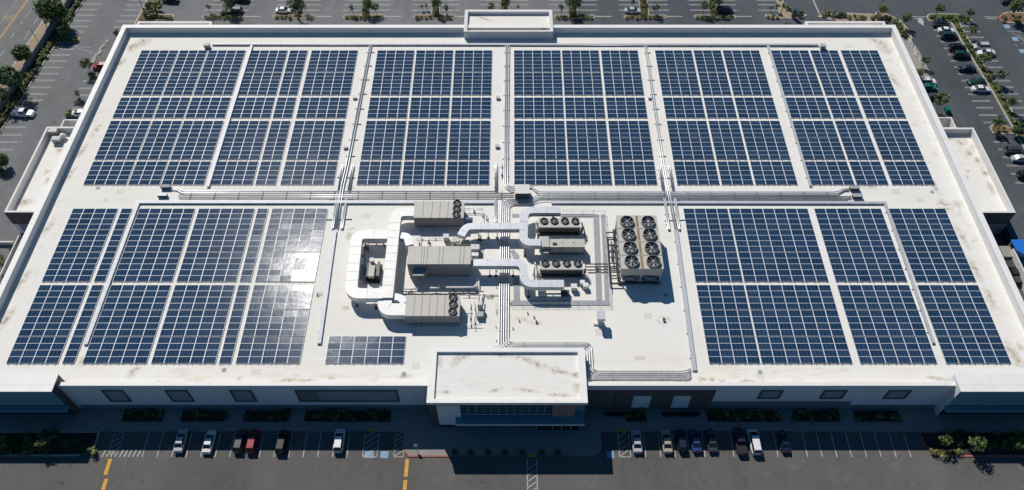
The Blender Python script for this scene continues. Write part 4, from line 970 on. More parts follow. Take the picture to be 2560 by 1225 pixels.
for nm, px in (('grey walk pad beside the C shaped duct', ((1280,534.5),(1298,534.5),(1298.5,543),(1280.5,543))),('grey walk pad under the crossing ducts', ((1275,627),(1284,623),(1298,638),(1298,646),(1284,646)))):
    q = MB(); q.prism(zone(px, .06)[::-1], ZR+.01, ZR+.06); tag(q.build('walk_pad', M['pad']), nm, 'walk pad')
# small plant and pipework
def pipes(label, paths, r, m, z=1.0, name='pipework', rad=.5, posts=True):
    P0 = at(*paths[0][0][:2], ZR); t = thing(name, label, 'pipework', (P0[0], P0[1], ZR), 'plant pipework')
    for pth in paths:
        W = [Vector(at(p[0], p[1], ZR+(p[2] if len(p) > 2 else z))) for p in pth]
        q = MB(); q.tube(fillet(W, rad, 4), r, 7); q.build('pipe', M[m], t, smooth=True)
        if posts:
            for a, c in zip(W, W[1:]):
                L = (c-a).length
                if L > 2 and abs(a.z-c.z) < .1:
                    for k in range(int(L/2.2)):
                        p = a+(c-a)*((k+.5)/max(1, int(L/2.2))); q = MB(); q.box(p.x-.05, p.x+.05, p.y-.2, p.y+.2, ZR, p.z-r); q.build('pipe_stand', M['clamp'], t)
    return t
pipes('white insulated pipes across the gap in front of the middle unit', [[(1010,722),(1045,722)],[(1075,720),(1098,720)],[(1115,718.5),(1188,718.5),(1190,698),(1198,698)]], .17, 'pipew', .9)
pipes('dark pipes along the front of the middle unit', [[(1005,729),(1210,729)],[(1005,735),(1120,735)]], .1, 'dgrey', .5)
pipes('yellow gas pipe standing in front of the middle unit', [[(1099,722,.3),(1099,712,.9),(1100,700,.9)]], .13, 'yel', .9)
pipes('white upright pipes at the front right corner of the middle unit', [[(1192,705,2.2),(1193,722,2.2)],[(1197,702,2.2),(1198,760,1.0)],[(1204,736,1.4),(1205,760,1.0)]], .12, 'pipew', 1.2)
pipes('thin pipe frame right of the front rooftop unit', [[(1154,737),(1190,737)],[(1176,752),(1176,806)],[(1186,752),(1187,822)],[(1160,775),(1182,775)],[(1150,812),(1205,812)]], .06, 'pipe', .5)
pipes('thin pipe frame behind the motor drum', [[(1163,521),(1206,521),(1216,530),(1216,552)],[(1163,525),(1206,525)],[(1206,521),(1206,545)]], .06, 'pipe', .8)
pipes('dark vertical pipes inside the duct loop', [[(912,600),(918,628)],[(918,600),(922,632)],[(910,610),(912,660)]], .08, 'dgrey', .6)
pipes('white vertical pipe beside the main duct', [[(1006,636),(1000,700)]], .12, 'pipew', .6)
pipes('black pipe rack between the walkway and the cooling tower', [[(1514,581),(1534,581)],[(1514,599),(1535,599)],[(1516,614),(1538,614)],[(1518,630),(1538,631)],[(1522,658),(1542,658)],[(1523,667),(1542,667)],[(1524,676),(1543,676)],[(1526,696),(1550,696)],[(1526,708),(1555,708)],[(1515,581),(1519,640),(1526,712)],[(1534,581),(1535,600)],[(1528,603),(1531,655)]], .13, 'dgrey', .8)
pipes('white pipe along the outside of the walkway', [[(1512,575),(1526,720)]], .09, 'galv', .9)
pipes('grey pipes from the front chiller to the pipe rack', [[(1462,660),(1518,660)],[(1465,667),(1520,667)]], .13, 'dgrey', .9)
pipes('white pipes behind the duct loop', [[(920,607),(962,607)],[(958,606),(962,618)]], .14, 'rust', .5)
def small_unit(label, c, wx, wy, h, m='beige', cat='pump', top=True):
    return cabinet('roof_unit', label, cat, c, wx, wy, h, m, m, .2)
small_unit('small grey box on a stand between rear and middle units', (1116,600), 1.0, .9, 1.3, 'galv', 'electrical box')
small_unit('low beige box between rear and middle units, right', (1140,606), 1.4, 1.2, 1.0, 'beige', 'roof box')
small_unit('long pale box under the duct end behind the middle unit', (1158,611), 2.4, .9, .8, 'beige', 'roof box')
small_unit('pale grey box right of the middle unit, left one', (1183,628), .75, 1.1, 1.4, 'galv', 'electrical box')
small_unit('pale grey box right of the middle unit, right one', (1193.5,628), .75, 1.1, 1.4, 'galv', 'electrical box')
small_unit('cream box at the right end of the middle unit', (1188,645), 1.2, .7, 1.2, 'pipew', 'roof box')
small_unit('silver disconnect box right of the front rooftop unit', (1200,772), .8, .7, 1.9, 'galv', 'electrical box')
small_unit('brown junction box right of the front rooftop unit', (1200,792), 1.2, .9, 1.0, 'beige2', 'roof box')
small_unit('white pump beside the S shaped duct end, rear', (1455,712), .8, .7, 1.0, 'pipew', 'pump')
small_unit('white pump beside the S shaped duct end, front', (1463,720), .9, .8, 1.1, 'pipew', 'pump')
small_unit('white valve box at the end of the S shaped duct', (1434,724), 1.0, .9, 1.2, 'pipew', 'pump')
small_unit('dark motor under the end of the S shaped duct', (1412,737), 1.5, .9, .9, 'ind', 'pump')
small_unit('white pump head left under the S shaped duct', (1355,738), 1.4, .8, .8, 'pipew', 'pump')
pipes('white pump pipe under the S shaped duct', [[(1360,735),(1405,735)]], .2, 'pipew', .6)
pipes('black valves in the sun between rear and middle units', [[(1072,600,.3),(1072,606,.9)],[(1068,609),(1078,609)],[(1048,607,.2),(1048,612,.8)]], .12, 'black', .4)
# blower inside the duct loop
p = at(933, 685, ZR); t = thing('blower', 'pale blower with dark belt guards inside the duct loop', 'blower', p)
q = MB(); q.box(p[0]-.55, p[0]+.55, p[1]-1.8, p[1]+1.2, ZR+1.2, ZR+1.9); q.build('housing', M['beige'], t)
q = MB(); q.box(p[0]-1.0, p[0]-.6, p[1]-1.6, p[1]+1.6, ZR+.2, ZR+1.5); q.build('belt_guard', M['black'], t)
q = MB(); q.prism([(p[0]+.8,p[1]-1.5),(p[0]+1.5,p[1]-1.5),(p[0]+1.3,p[1]+1.8),(p[0]+.9,p[1]+1.8)], ZR+.1, ZR+1.6); q.build('motor', M['dgrey'], t)
q = MB(); q.cyl((p[0]-.1, p[1]+1.6), ZR+1.2, ZR+2.4, .4, 12); q.cyl((p[0]-.1, p[1]+1.6), ZR+2.4, ZR+2.5, .48, 12); q.build('vent_cap', M['wall'], t)
q = MB(); q.box(p[0]-1.2, p[0]+1.5, p[1]-2.2, p[1]+2.2, ZR, ZR+.2); q.build('base', M['dgrey'], t)
q = MB(); q.prism([(p[0]-3,p[1]-2),(p[0]-1.5,p[1]-2.5),(p[0]-1.5,p[1]+1.5),(p[0]-3,p[1]+1.2)], ZR+.1, ZR+1.2); q.build('side_cover', M['beige2'], t)
# exhaust fan
p = at(1500, 808, ZR); t = thing('exhaust_fan', 'lone grey exhaust fan with hood in front of the guard rail', 'exhaust fan', p)
q = MB(); q.box(p[0]-.5, p[0]+.5, p[1]-.6, p[1]+.6, ZR, ZR+.7); q.build('curb', M['galv'], t)
q = MB(); q.box(p[0]-.42, p[0]+.42, p[1]-.5, p[1]+.5, ZR+.7, ZR+2.1); q.build('throat', M['beige2'], t)
q = MB(); q.prism([(p[0]-.7,p[1]-.9),(p[0]+.7,p[1]-.9),(p[0]+.7,p[1]+.9),(p[0]-.7,p[1]+.9)], ZR+2.1, ZR+2.8); q.build('hood', M['galv'], t)
q = MB(); q.tube([(p[0]-1.2,p[1]-.3,ZR+.15),(p[0]-.5,p[1]-.3,ZR+.15)], .25, 8); q.build('outlet', M['pipew'], t)
# loose vents and drains
def vent(label, c, r=.2, h=.5, m='wall'):
    p = at(*c, ZR); t = thing('roof_vent', label, 'vent', p, 'small roof vents')
    q = MB(); q.cyl(p, ZR, ZR+h, r, 10); q.build('stack', M[m], t)
    q = MB(); q.cyl(p, ZR, ZR+.05, r*2.4, 12, r*1.5); q.build('flashing', M['coping'], t)
    q = MB(); q.cyl(p, ZR+h, ZR+h+.06, r*1.2, 10); q.build('cap', M['dgrey'], t)
vent('dark topped vent on the open roof right of centre', (1659,801), .25, .4)
vent('vent in front of the guard rail, nearest the pipes', (1298,803), .12, .3); vent('small vent between the pipes and the guard rail', (1319,784), .12, .3)
vent('small vent in front of the walkway, right of its neighbours', (1335,794), .12, .3, 'black'); vent('small vent with stained base in front of the walkway', (1341,806), .2, .3, 'rust')
vent('small vent beside the glare array', (794,737), .12, .4, 'black'); vent('vent by the front roof edge, left', (1282,822), .1, .3)
# plant on the left annex
za = 5.2
def zbox(px, z, wx, wy, h, name, mm, par):
    p = at(*px, z); q = MB(); q.box(p[0]-wx/2, p[0]+wx/2, p[1]-wy/2, p[1]+wy/2, z, z+h); return q.build(name, M[mm], par)
p = at(142,340,za); t = thing('condenser', 'pale rooftop condenser on the left annex, rear one', 'condenser', p)
q = MB(); q.box(p[0]-.9,p[0]+.9,p[1]-.7,p[1]+.7,za+1.2,za+2.0); q.build('casing', M['beige'], t); q = MB(); q.box(p[0]-.6,p[0]+.6,p[1]-.5,p[1]+.5,za,za+1.2); q.build('base', M['dgrey'], t)
p = at(146,355,za); t = thing('condenser', 'pale green box unit on the left annex, front one', 'condenser', p)
q = MB(); q.box(p[0]-.9,p[0]+.9,p[1]-.6,p[1]+.6,za+.5,za+1.3); q.build('casing', M['green'], t); q = MB(); q.box(p[0]-.6,p[0]+.6,p[1]-.4,p[1]+.4,za,za+.5); q.build('base', M['dgrey'], t)
p = at(160,346,za); t = thing('roof_ventilator', 'round white ventilator on the left annex', 'ventilator', p)
q = MB(); q.cyl(p, za, za+.8, .45, 14); q.build('stack', M['galv'], t); q = MB(); q.cyl(p, za+.8, za+1.3, .75, 14, .4); q.build('hood', M['wall'], t)

# ------------------------------------------------------------------ trees and shrubs
def leaf_cloud(q, centres, per, rad, size, mats, rg):
    for c in centres:
        cr = rad*rg.uniform(.7, 1.2); mi0 = rg.choice(mats)
        for _ in range(per):
            d = Vector((rg.gauss(0,1), rg.gauss(0,1), rg.gauss(0,1))).normalized()*cr*rg.uniform(.35, 1)**.6
            p = Vector(c)+Vector((d.x, d.y, d.z*.8)); s = size*rg.uniform(.6, 1.25)
            n = (d.normalized()+Vector((rg.gauss(0,.5), rg.gauss(0,.5), rg.gauss(0,.5)+.6))).normalized()
            a = n.orthogonal().normalized(); b_ = n.cross(a); t = rg.uniform(0, 6.28)
            u, v = a*math.cos(t)+b_*math.sin(t), b_*math.cos(t)-a*math.sin(t)
            q.face([p-u*s, p-v*s*.55, p+u*s, p+v*s*.55], rg.choice(mats) if rg.random() < .3 else mi0)
def make_tree(kind, seed):
    rg = random.Random(seed); q = MB(); k = MB()
    if kind == 'round':   H, r, zc, cl, per, rad, size, ms = 7.5, 3.2, 4.7, 80, 40, 1.1, .33, ['leafA','leafG','leafA']
    elif kind == 'loose': H, r, zc, cl, per, rad, size, ms = 5.2, 1.65, 3.7, 20, 22, .75, .26, ['leafB','leafC','leafA']
    elif kind == 'young': H, r, zc, cl, per, rad, size, ms = 3.6, .95, 2.6, 9, 22, .52, .22, ['leafB','leafF','leafA']
    else:                 H, r, zc, cl, per, rad, size, ms = 8.0, 2.4, 5.6, 26, 26, 1.0, .32, ['leafA','leafE','leafF']
    cs = []
    for _ in range(cl):
        d = Vector((rg.gauss(0,1), rg.gauss(0,1), rg.gauss(0,1))).normalized()*rg.uniform(.25, 1)**.5
        cs.append((d.x*r*.85, d.y*r*.85, zc+d.z*(H-zc)*.8))
    leaf_cloud(q, cs, per, rad, size, [0,1,2], rg)
    tr = .045*H*.55
    bend = (rg.uniform(-.2,.2), rg.uniform(-.2,.2))
    k.tube([(0,0,-.1),(bend[0]*.5,bend[1]*.5,zc*.35),(bend[0],bend[1],zc*.75),(bend[0]*1.2,bend[1]*1.2,zc*1.15)], tr, 7, r1=tr*.35)
    for c in cs[::4]:
        k.tube([(bend[0]*.7,bend[1]*.7,zc*rg.uniform(.45,.7)),(c[0]*.5,c[1]*.5,(zc*.7+c[2])/2),c], tr*.4, 5, r1=tr*.12)
    t = bpy.data.objects.new('tree', None); C.objects.link(t); ORG[t.name] = (0,0,0)
    q.build('crown', [M[m] for m in ms], t, local=True)
    k.build('trunk', M['palebark' if kind in ('tall','loose') and seed % 2 else 'bark'], t, local=True)
    return t, (zc, 2*r+.5)
PROTO = {k: [make_tree(k, s) for s in seeds] for k, seeds in (('round',(1,2,3)),('loose',(11,12,13,14)),('young',(21,22,23)),('tall',(31,32,33)))}
def tree(kind, px, py, wpx, label, group=None, squash=1.0, var=None):
    i = rnd.randrange(len(PROTO[kind])) if var is None else var
    root, (zc, wd) = PROTO[kind][i]
    z = 3.0; v = py-612.5
    for _ in range(4):
        ppm = (FPX*math.sin(DEP)+v*math.cos(DEP))/(CAMZ-z); s = wpx/ppm/wd; z = zc*s*squash
    p = at(px, py, z)
    o = dup(root, (p[0], p[1], 0), rnd.uniform(0, 6.28), (s, s, s*squash), label, group); o['category'] = 'tree'
    return o
def make_shrub(seed, ms, per=26, cl=6):
    rg = random.Random(seed); q = MB()
    cs = [(rg.uniform(-.45,.45), rg.uniform(-.45,.45), rg.uniform(.3,.62)) for _ in range(cl)]
    leaf_cloud(q, cs, per, .42, .17, list(range(len(ms))), rg)
    o = q.build('shrub', [M[m] for m in ms]); o['category'] = 'shrub'; return o
SHR = {'olive': [make_shrub(s, ['leafC','leafB']) for s in (41,42,43)], 'green': [make_shrub(s, ['leafB','leafA','leafD']) for s in (44,45,46)],
       'dark': [make_shrub(s, ['leafE','leafA']) for s in (47,48,49)], 'lime': [make_shrub(s, ['leafD','leafC']) for s in (50,51)], 'grey': [make_shrub(s, ['leafF','leafC']) for s in (52,53)]}
SHL = []
def shrub(kind, x, y, s, label, group, z=.14):
    SHL.append((s/math.hypot(y, CAMZ), rnd.choice(SHR[kind]), (x, y, z), rnd.uniform(0, 6.28), (s, s, s*rnd.uniform(.75, 1.05)), label, group))
def shrub_px(kind, px, py, wpx, label, group):
    if py < -5 or not -15 < px < 2575: return
    p = at(px, py, .5); ppm = (FPX*math.sin(DEP)+(py-612.5)*math.cos(DEP))/(CAMZ-.5)
    shrub(kind, p[0], p[1], wpx/ppm/1.5, label, group)
GS = 'street trees'
tree('round', 124, 20, 80, 'largest dense tree on the street verge, by the tall lamp post', GS)
tree('round', 54, 131, 50, 'round dark tree on the verge, second along the street', GS)
tree('round', 12, 190, 62, 'dark tree at the left edge of the street verge', GS)
tree('tall', 36, 196, 52, 'olive brown tree leaning over the boundary wall', GS)
tree('tall', 6, 232, 44, 'sparse low tree on the verge at the far left edge', GS)
tree('round', 158, 76, 36, 'green tree inside the boundary wall on the car park peninsula', 'car park trees')
tree('round', 2, 400, 40, 'dark tree cut by the left picture edge beside the stalls', 'car park trees')
tree('loose', 214, 157, 34, 'bushy tree beside the car next to the left parapet', 'car park trees')
tree('young', 192, 232, 20, 'tiny sparse tree on the small island left of the store', 'car park trees')
tree('loose', 292, 82, 22, 'small tree just behind the back left roof corner', 'car park trees')
BT = ((520,16,16,'young','first island'),(735,8,44,'tall','second island'),(760,16,16,'young','second island'),(880,18,20,'young','third island'),(917,8,30,'tall','third island'),(938,16,24,'loose','third island'),(1054,15,12,'young','fourth island'),(1066,14,12,'young','fourth island'),(1090,4,30,'tall','fourth island'),(1116,18,20,'young','fourth island'),(1228,16,24,'loose','fifth island'),(1262,4,24,'tall','fifth island'),(1296,16,12,'young','fifth island'),(1403,18,20,'young','sixth island'),(1425,2,38,'tall','sixth island'),(1446,4,26,'tall','sixth island'),(1583,4,16,'young','seventh island'),(1641,18,24,'loose','seventh island'),(1762,13,28,'loose','eighth island'),(1798,2,28,'tall','eighth island'),(1929,18,14,'young','ninth island'),(1944,16,16,'young','ninth island'),(568,2,36,'tall','first island'))
for px, py, wp, kd, lb in BT:
    side = {'young': 'small young', 'loose': 'loose crowned', 'tall': 'tall grey green'}[kd]; nm = f'{side} tree on the {lb} from the left behind the store'
    same = sorted(q[0] for q in BT if q[3] == kd and q[4] == lb)
    if len(same) > 1: nm += ', left one' if px == same[0] else ', right one'
    tree(kd, px, py, wp, nm, 'trees on the back islands')
for px, py, wp, kd, lb in ((2208,22,30,'loose','tree under the light pole behind the back right corner'),(2267,42,30,'loose','tree beside the aisle at the back right corner bed'),(2350,19,30,'loose','upright tree at the far end of the right lot median'),(2426,30,24,'loose','leaning tree by the median end, right of the navy car'),(2433,74,26,'loose','tree over the median, second from its far end'),(2467,143,34,'loose','tree over the median beside the white parked vehicles'),(2506,184,32,'loose','tree over the median beside the white sedan'),(2531,252,32,'loose','tree over the median, nearest but one'),(2497,302,36,'loose','tree at the near island of the right median'),(2545,12,44,'loose','tree at the top right picture corner'),(2315,148,26,'loose','small tree beside the right parapet rock strip'),(2355,247,44,'loose','broad tree beside the right parapet over a grey car'),(2299,181,26,'loose','low spreading tree next to the right parapet'),(2546,325,30,'round','dark tree at the right picture edge')):
    tree(kd, px, py, wp, lb, 'trees of the right car park')
for px, py, wp, lb in ((105,1106,38,'small sunlit tree in the front left bed, right one'),(4,1104,34,'small sunlit tree in the front left bed, left one'),(2366,1101,36,'sunlit tree in the front right bed, left one'),(2447,1108,48,'sunlit tree in the front right bed, middle one'),(2546,1112,34,'small sunlit tree in the front right bed, at the picture edge')):
    p = tree('loose', px, py, wp, lb, 'trees of the front beds')
# hedge rows
g = 'shrubs of the hedge along the boundary wall'; y = 100.0
while y < 196:
    gap = False
    k = rnd.choice(('olive','olive','green'))
    shrub(k, wallx(y)+1.7+rnd.uniform(-.2,.25), y, rnd.uniform(1.0,1.45), 'olive shrub in the hedge row along the boundary wall', g, .1); y += rnd.uniform(.95, 1.3)
pn = MB(); P = [at(*p)[:2] for p in ((143,106),(146,100),(150,95),(185,91),(196,92),(201,96),(199,102),(192,106.5))]
pn.prism(P, -.1, .16); struct(pn.build('kerb', M['kerb']))
pn = MB(); P = [at(*p)[:2] for p in ((143,105),(147,100.5),(151,96.5),(185,92.8),(194,93.5),(198,96.6),(196.5,101),(191,104.8))]
pn.prism(P, 0, .175); struct(pn.build('planting_bed', M['dirt']))
for i in range(9): shrub_px('olive' if i % 3 else 'green', 146+i*5.6, 98.5+rnd.uniform(-2,2.5), 13, 'olive shrub on the peninsula by the boundary wall', 'shrubs on the left peninsula')
for k, (x0, x1, a0, a1, t0, t1, red) in enumerate(ISL):
    lb = f'shrub on the {ORDW[k]} island from the left behind the store'; gg = 'shrubs on the back islands'
    n = 9
    for i in range(n):
        if rnd.random() < .12: continue
        shrub_px(rnd.choice(('olive','dark','green','grey')), x0+10+(x1-x0-20)*i/(n-1), 42+rnd.uniform(-1.2,1.6), rnd.uniform(10,15), lb, gg)
    for j in range(13):
        f = j/9.0; px = (a0+a1)/2+((t0+t1)/2-(a0+a1)/2)*f; py = 35-35*f
        shrub_px(rnd.choice(('green','dark','olive')), px+rnd.uniform(-3,3), py, rnd.uniform(15,20), lb, gg)
for px, py, wp, kd in ((372,46,26,'dark'),(360,52,22,'olive'),(352,58,18,'olive'),(384,38,26,'green'),(392,24,26,'green'),(378,26,26,'dark'),(388,10,26,'olive'),(396,2,22,'green'),(374,12,22,'dark'),(402,42,18,'dark'),(416,44,16,'olive'),(425,43,14,'olive'),(366,34,20,'green')):
    shrub_px(kd, px, py, wp, 'shrub of the dense bed behind the back left corner', 'shrubs behind the back left corner')
for px, py, wp, kd in ((1990,31,26,'grey'),(1970,20,18,'green'),(1922,41,10,'olive'),(1932,42,12,'dark'),(1944,43,10,'olive'),(1962,12,14,'grey'),(2000,34,20,'grey'),(2063,34,24,'grey'),(2078,36,22,'grey'),(2098,39,22,'dark'),(2110,36,20,'dark'),(2138,38,12,'olive'),(2141,46,12,'olive'),(2152,41,16,'olive'),(2157,46,14,'lime'),(2164,43,10,'olive'),(2183,44,18,'olive'),(2192,40,16,'green'),(2200,45,18,'grey'),(2218,46,20,'dark'),(2226,44,16,'dark'),(2236,54,22,'grey'),(2246,60,18,'grey'),(2252,70,18,'olive'),(2255,80,22,'green'),(2262,88,20,'dark'),(2240,66,14,'grey'),(2124,43,14,'grey')):
    shrub_px(kd, px, py, wp, 'shrub of the dry bed behind the back right corner', 'shrubs behind the back right corner')
for i in range(26):
    px, py = rnd.uniform(2328,2424), rnd.uniform(39,54)
    shrub_px(rnd.choice(('olive','green','dark')), px, py, rnd.uniform(8,14), 'shrub on the end island of the right median', 'shrubs of the right median')
for i in range(30):
    f = i/29; px = 2392+(2556-2392)*f; py = 66+(330-66)*f**1.02
    shrub_px(rnd.choice(('green','olive','lime')), px+rnd.uniform(-3,7), py+rnd.uniform(-3,3), rnd.uniform(11,19), 'shrub on the long grassy median of the right lot', 'shrubs of the right median')
for i in range(14): shrub_px(rnd.choice(('olive','dark')), rnd.uniform(2508,2558), rnd.uniform(37,55), rnd.uniform(8,13), 'shrub on the island at the top right corner', 'shrubs of the top right island')
for i in range(9): shrub_px(rnd.choice(('grey','olive')), rnd.uniform(2484,2535), rnd.uniform(317,332), rnd.uniform(8,12), 'small shrub on the near island of the right median', 'shrubs of the right median')
for px, py, wp, kd in ((176,284,24,'green'),(184,286,20,'dark'),(168,286,16,'green'),(230,186,22,'dark'),(197,252,16,'grey'),(188,254,12,'grey'),(206,252,12,'dark'),(5,425,22,'dark'),(-2,436,18,'dark'),(12,438,10,'green'),(4,640,14,'green'),(2,655,18,'lime'),(8,668,14,'green'),(1,690,14,'olive'),(22,618,8,'dark')):
    shrub_px(kd, px, py, wp, 'shrub in a bed beside the left side of the store', 'shrubs beside the left store wall')
for x0, x1 in BEDS:
    n = max(3, int((x1-x0)/16))
    for i in range(n):
        shrub_px(rnd.choice(('dark','green','dark')), x0+8+(x1-x0-16)*i/max(1,n-1)+rnd.uniform(-4,4), 1038+rnd.uniform(-8,9), rnd.uniform(15,30), 'dark shrub in a shaded bed along the front wall', 'shrubs along the front wall')
for i in range(26): shrub_px(rnd.choice(('dark','green','dark')), rnd.uniform(-5,232), rnd.uniform(1084,1134), rnd.uniform(20,36), 'dark shrub in the shaded front left bed', 'shrubs of the front left bed')
for i in range(26): shrub_px(rnd.choice(('dark','green','dark')), rnd.uniform(2330,2560), rnd.uniform(1084,1118), rnd.uniform(20,34), 'dark shrub in the shaded front right bed', 'shrubs of the front right bed')
for px, py, wp, lb in ((2335,1131,26,'left one'),(2361,1135,28,'middle one'),(2394,1131,24,'right one')): shrub_px('lime', px, py, wp, f'clipped bright yellow green shrub at the red kerb, {lb}', 'bright shrubs at the red kerb')
SHL.sort(key=lambda e: -e[0])
for e in SHL[:290]:
    o = dup(e[1], e[2], e[3], e[4], e[5], e[6]); o['category'] = 'shrub'
from mathutils import Matrix
sv, sf, sm = [], [], []; smats = [M[k] for k in ('leafA','leafB','leafC','leafD','leafE','leafF')]
for e in SHL[290:]:
    X = Matrix.LocRotScale(Vector(e[2]), Matrix.Rotation(e[3], 3, 'Z').to_quaternion(), Vector(e[4])); n0 = len(sv)
    sv += [tuple(X @ v.co) for v in e[1].data.vertices]
    for p in e[1].data.polygons: sf.append(tuple(n0+i for i in p.vertices)); sm.append(smats.index(e[1].data.materials[p.material_index]))
o = raw('shrubs', sv, sf, smats, sm); o['kind'] = 'stuff'; tag(o, 'small low shrubs scattered over the beds and islands', 'shrubs')
for row in PROTO.values():
    for root, _ in row:
        for ch in list(root.children): bpy.data.objects.remove(ch)
        bpy.data.objects.remove(root)
for row in SHR.values():
    for o in row: bpy.data.objects.remove(o)
# rocks beside the parapet strips
def rock_mesh(seed):
    rg = random.Random(seed); q = MB(); n = 7
    q.v = [(0,0,.34)]+[(.34*math.cos(i*6.28/n)*rg.uniform(.7,1.1), .34*math.sin(i*6.28/n)*rg.uniform(.7,1.1), rg.uniform(.12,.26)) for i in range(n)]+[(.4*math.cos(i*6.28/n)*rg.uniform(.8,1.1), .4*math.sin(i*6.28/n), 0) for i in range(n)]
    for i in range(n):
        j = (i+1) % n; q.f += [(0,1+i,1+j),(1+i,1+n+i,1+n+j,1+j)]; q.m += [0,0]
    return q.build('rock', mat('pale_rock', (.5,.48,.44), .9, var=.2, vscale=2))
RK = [rock_mesh(1), rock_mesh(2)]
for i in range(22):
    f = i/21; p = at(268-40*f+rnd.uniform(-3,5), 104+54*f); o = dup(rnd.choice(RK), p, rnd.uniform(0,6), rnd.uniform(.8,1.5), 'pale landscape rock beside the left parapet', 'rocks left of the store'); o['category'] = 'rock'
for i in range(22):
    f = i/21; p = at(2276+30*f+rnd.uniform(-4,3), 103+58*f); o = dup(rnd.choice(RK), p, rnd.uniform(0,6), rnd.uniform(.8,1.5), 'pale landscape rock beside the right parapet', 'rocks right of the store'); o['category'] = 'rock'
for o in RK: bpy.data.objects.remove(o)

# ------------------------------------------------------------------ vehicles
PAINTS = {'white': paint('car_white', (.74,.74,.73)), 'silver': paint('car_silver', (.45,.47,.49)), 'navy': paint('car_navy', (.012,.022,.05)), 'black': paint('car_black', (.01,.011,.012)), 'red': paint('car_red', (.28,.015,.02)), 'gold': paint('car_gold', (.42,.36,.28)), 'blue': paint('car_blue', (.025,.06,.17)), 'teal': paint('car_teal', (.01,.05,.045)), 'green': paint('car_green', (.012,.16,.12)), 'grey': paint('car_grey', (.05,.055,.06)), 'plum': paint('car_plum', (.035,.022,.03))}
def make_car(kind):
    S = {'sedan': dict(L=4.6, W=1.82, top=[(-2.3,.72),(-2.15,.93),(-1.55,.98),(0,.96),(1.0,.93),(1.9,.80),(2.22,.66),(2.3,.5)], c=(-1.65,1.2), r=(-.95,.35), zr=1.42),
         'suv': dict(L=4.6, W=1.88, top=[(-2.3,.8),(-2.22,1.02),(-1.5,1.06),(0,1.06),(1.0,1.04),(1.9,.92),(2.22,.75),(2.3,.55)], c=(-2.2,1.25), r=(-1.85,.4), zr=1.68),
         'van': dict(L=4.95, W=1.95, top=[(-2.47,.8),(-2.4,1.05),(-1.5,1.08),(0,1.08),(1.4,1.02),(2.1,.86),(2.4,.7),(2.47,.5)], c=(-2.4,1.75), r=(-2.15,.75), zr=1.78),
         'pickup': dict(L=5.5, W=1.98, top=[(-2.75,.85),(-2.7,1.12),(-1.5,1.12),(0,1.12),(1.3,1.1),(2.3,1.0),(2.65,.85),(2.75,.6)], c=(-.75,1.45), r=(-.55,.7), zr=1.82)}[kind]
    W = S['W']/2; q = MB(); st = S['top']; L = S['L']/2
    rings = []
    for i, (x, zt) in enumerate(st):
        f = 1-.16*max(0, (abs(x)-(L-.6))/.6)**2; w_ = W*f
        rings.append([(x,-w_*.88,.22),(x,-w_,.5),(x,-w_*.985,zt-.14),(x,-w_*.86,zt),(x,0,zt+.03),(x,w_*.86,zt),(x,w_*.985,zt-.14),(x,w_,.5),(x,w_*.88,.22)])
    for r_ in rings: q.v += r_
    n = 9
    for i in range(len(rings)-1):
        for j in range(n-1): q.f.append((i*n+j, i*n+n+j, i*n+n+j+1, i*n+j+1)); q.m.append(0)
        q.f.append((i*n+n-1, i*n+n+n-1, i*n+n, i*n)); q.m.append(0)
    q.f.append(tuple(range(n))); q.m.append(0); q.f.append(tuple(range((len(rings)-1)*n, len(rings)*n))); q.m.append(0)
    r0, r1 = S['r']; zr = S['zr']; rw = W*.68
    def slab(x0,x1,hw,z0,z1,tp=.9):
        b = len(q.v); q.v += [(x0,-hw,z0),(x1,-hw,z0),(x1,hw,z0),(x0,hw,z0),(x0+.08,-hw*tp,z1),(x1-.08,-hw*tp,z1),(x1-.08,hw*tp,z1),(x0+.08,hw*tp,z1)]
        for f in ((4,5,6,7),(0,1,5,4),(1,2,6,5),(2,3,7,6),(3,0,4,7)): q.f.append(tuple(b+i for i in f)); q.m.append(0)
    slab(r0, r1, rw, zr-.05, zr+.02, .92)
    c0, c1 = S['c']; zb = .92 if kind == 'sedan' else 1.0; cw = W*.84
    for sx, rx in ((c0, r0), (c1, r1)):
        for s in (-1, 1): q.tube([(sx, s*cw, zb), (rx, s*rw, zr)], .05, 4)
    for s in (-1, 1): q.tube([((c0+c1)/2-.1, s*cw*1.0, zb), ((r0+r1)/2-.1, s*rw*1.01, zr)], .045, 4)
    t = bpy.data.objects.new('car', None); C.objects.link(t); ORG[t.name] = (0,0,0)
    body = q.build('body', PAINTS['white'], t, local=True, smooth=False)
    g = MB(); g.v = [(c0,-cw,zb),(c1,-cw,zb),(c1,cw,zb),(c0,cw,zb),(r0,-rw,zr-.03),(r1,-rw,zr-.03),(r1,rw,zr-.03),(r0,rw,zr-.03)]
    for f in ((4,5,6,7),(0,1,5,4),(1,2,6,5),(2,3,7,6),(3,0,4,7)): g.f.append(f); g.m.append(0)
    g.build('cabin_glass', M['cglass'], t, local=True)
    wm = None
    for sx in (-1, 1):
        for s in (-1, 1):
            x = sx*L*.62
            if wm is None:
                k = MB(); k.tube([(0,-.11,0),(0,.11,0)], .33, 14); wm = k.build('wheel', M['tyre'], t, local=True)
                k = MB(); k.tube([(0,-.12,0),(0,.12,0)], .19, 10); k.build('rim', M['rim'], wm, local=True); wl_ = wm
            else:
                wl_ = wm.copy(); C.objects.link(wl_); wl_.parent = t
                rm = wm.children[0].copy(); C.objects.link(rm); rm.parent = wl_
            wl_.location = (x, s*(W-.1), .33)
    for nm, x, z, m in (('headlight', L-.1, .62, 'lampw'), ('tail_light', -L+.06, .78, 'lampr')):
        for s in (-1, 1):
            k = MB(); k.box(x-.06, x+.05, s*W*.55, s*W*.82, z, z+.16); k.build(nm, M[m], t, local=True)
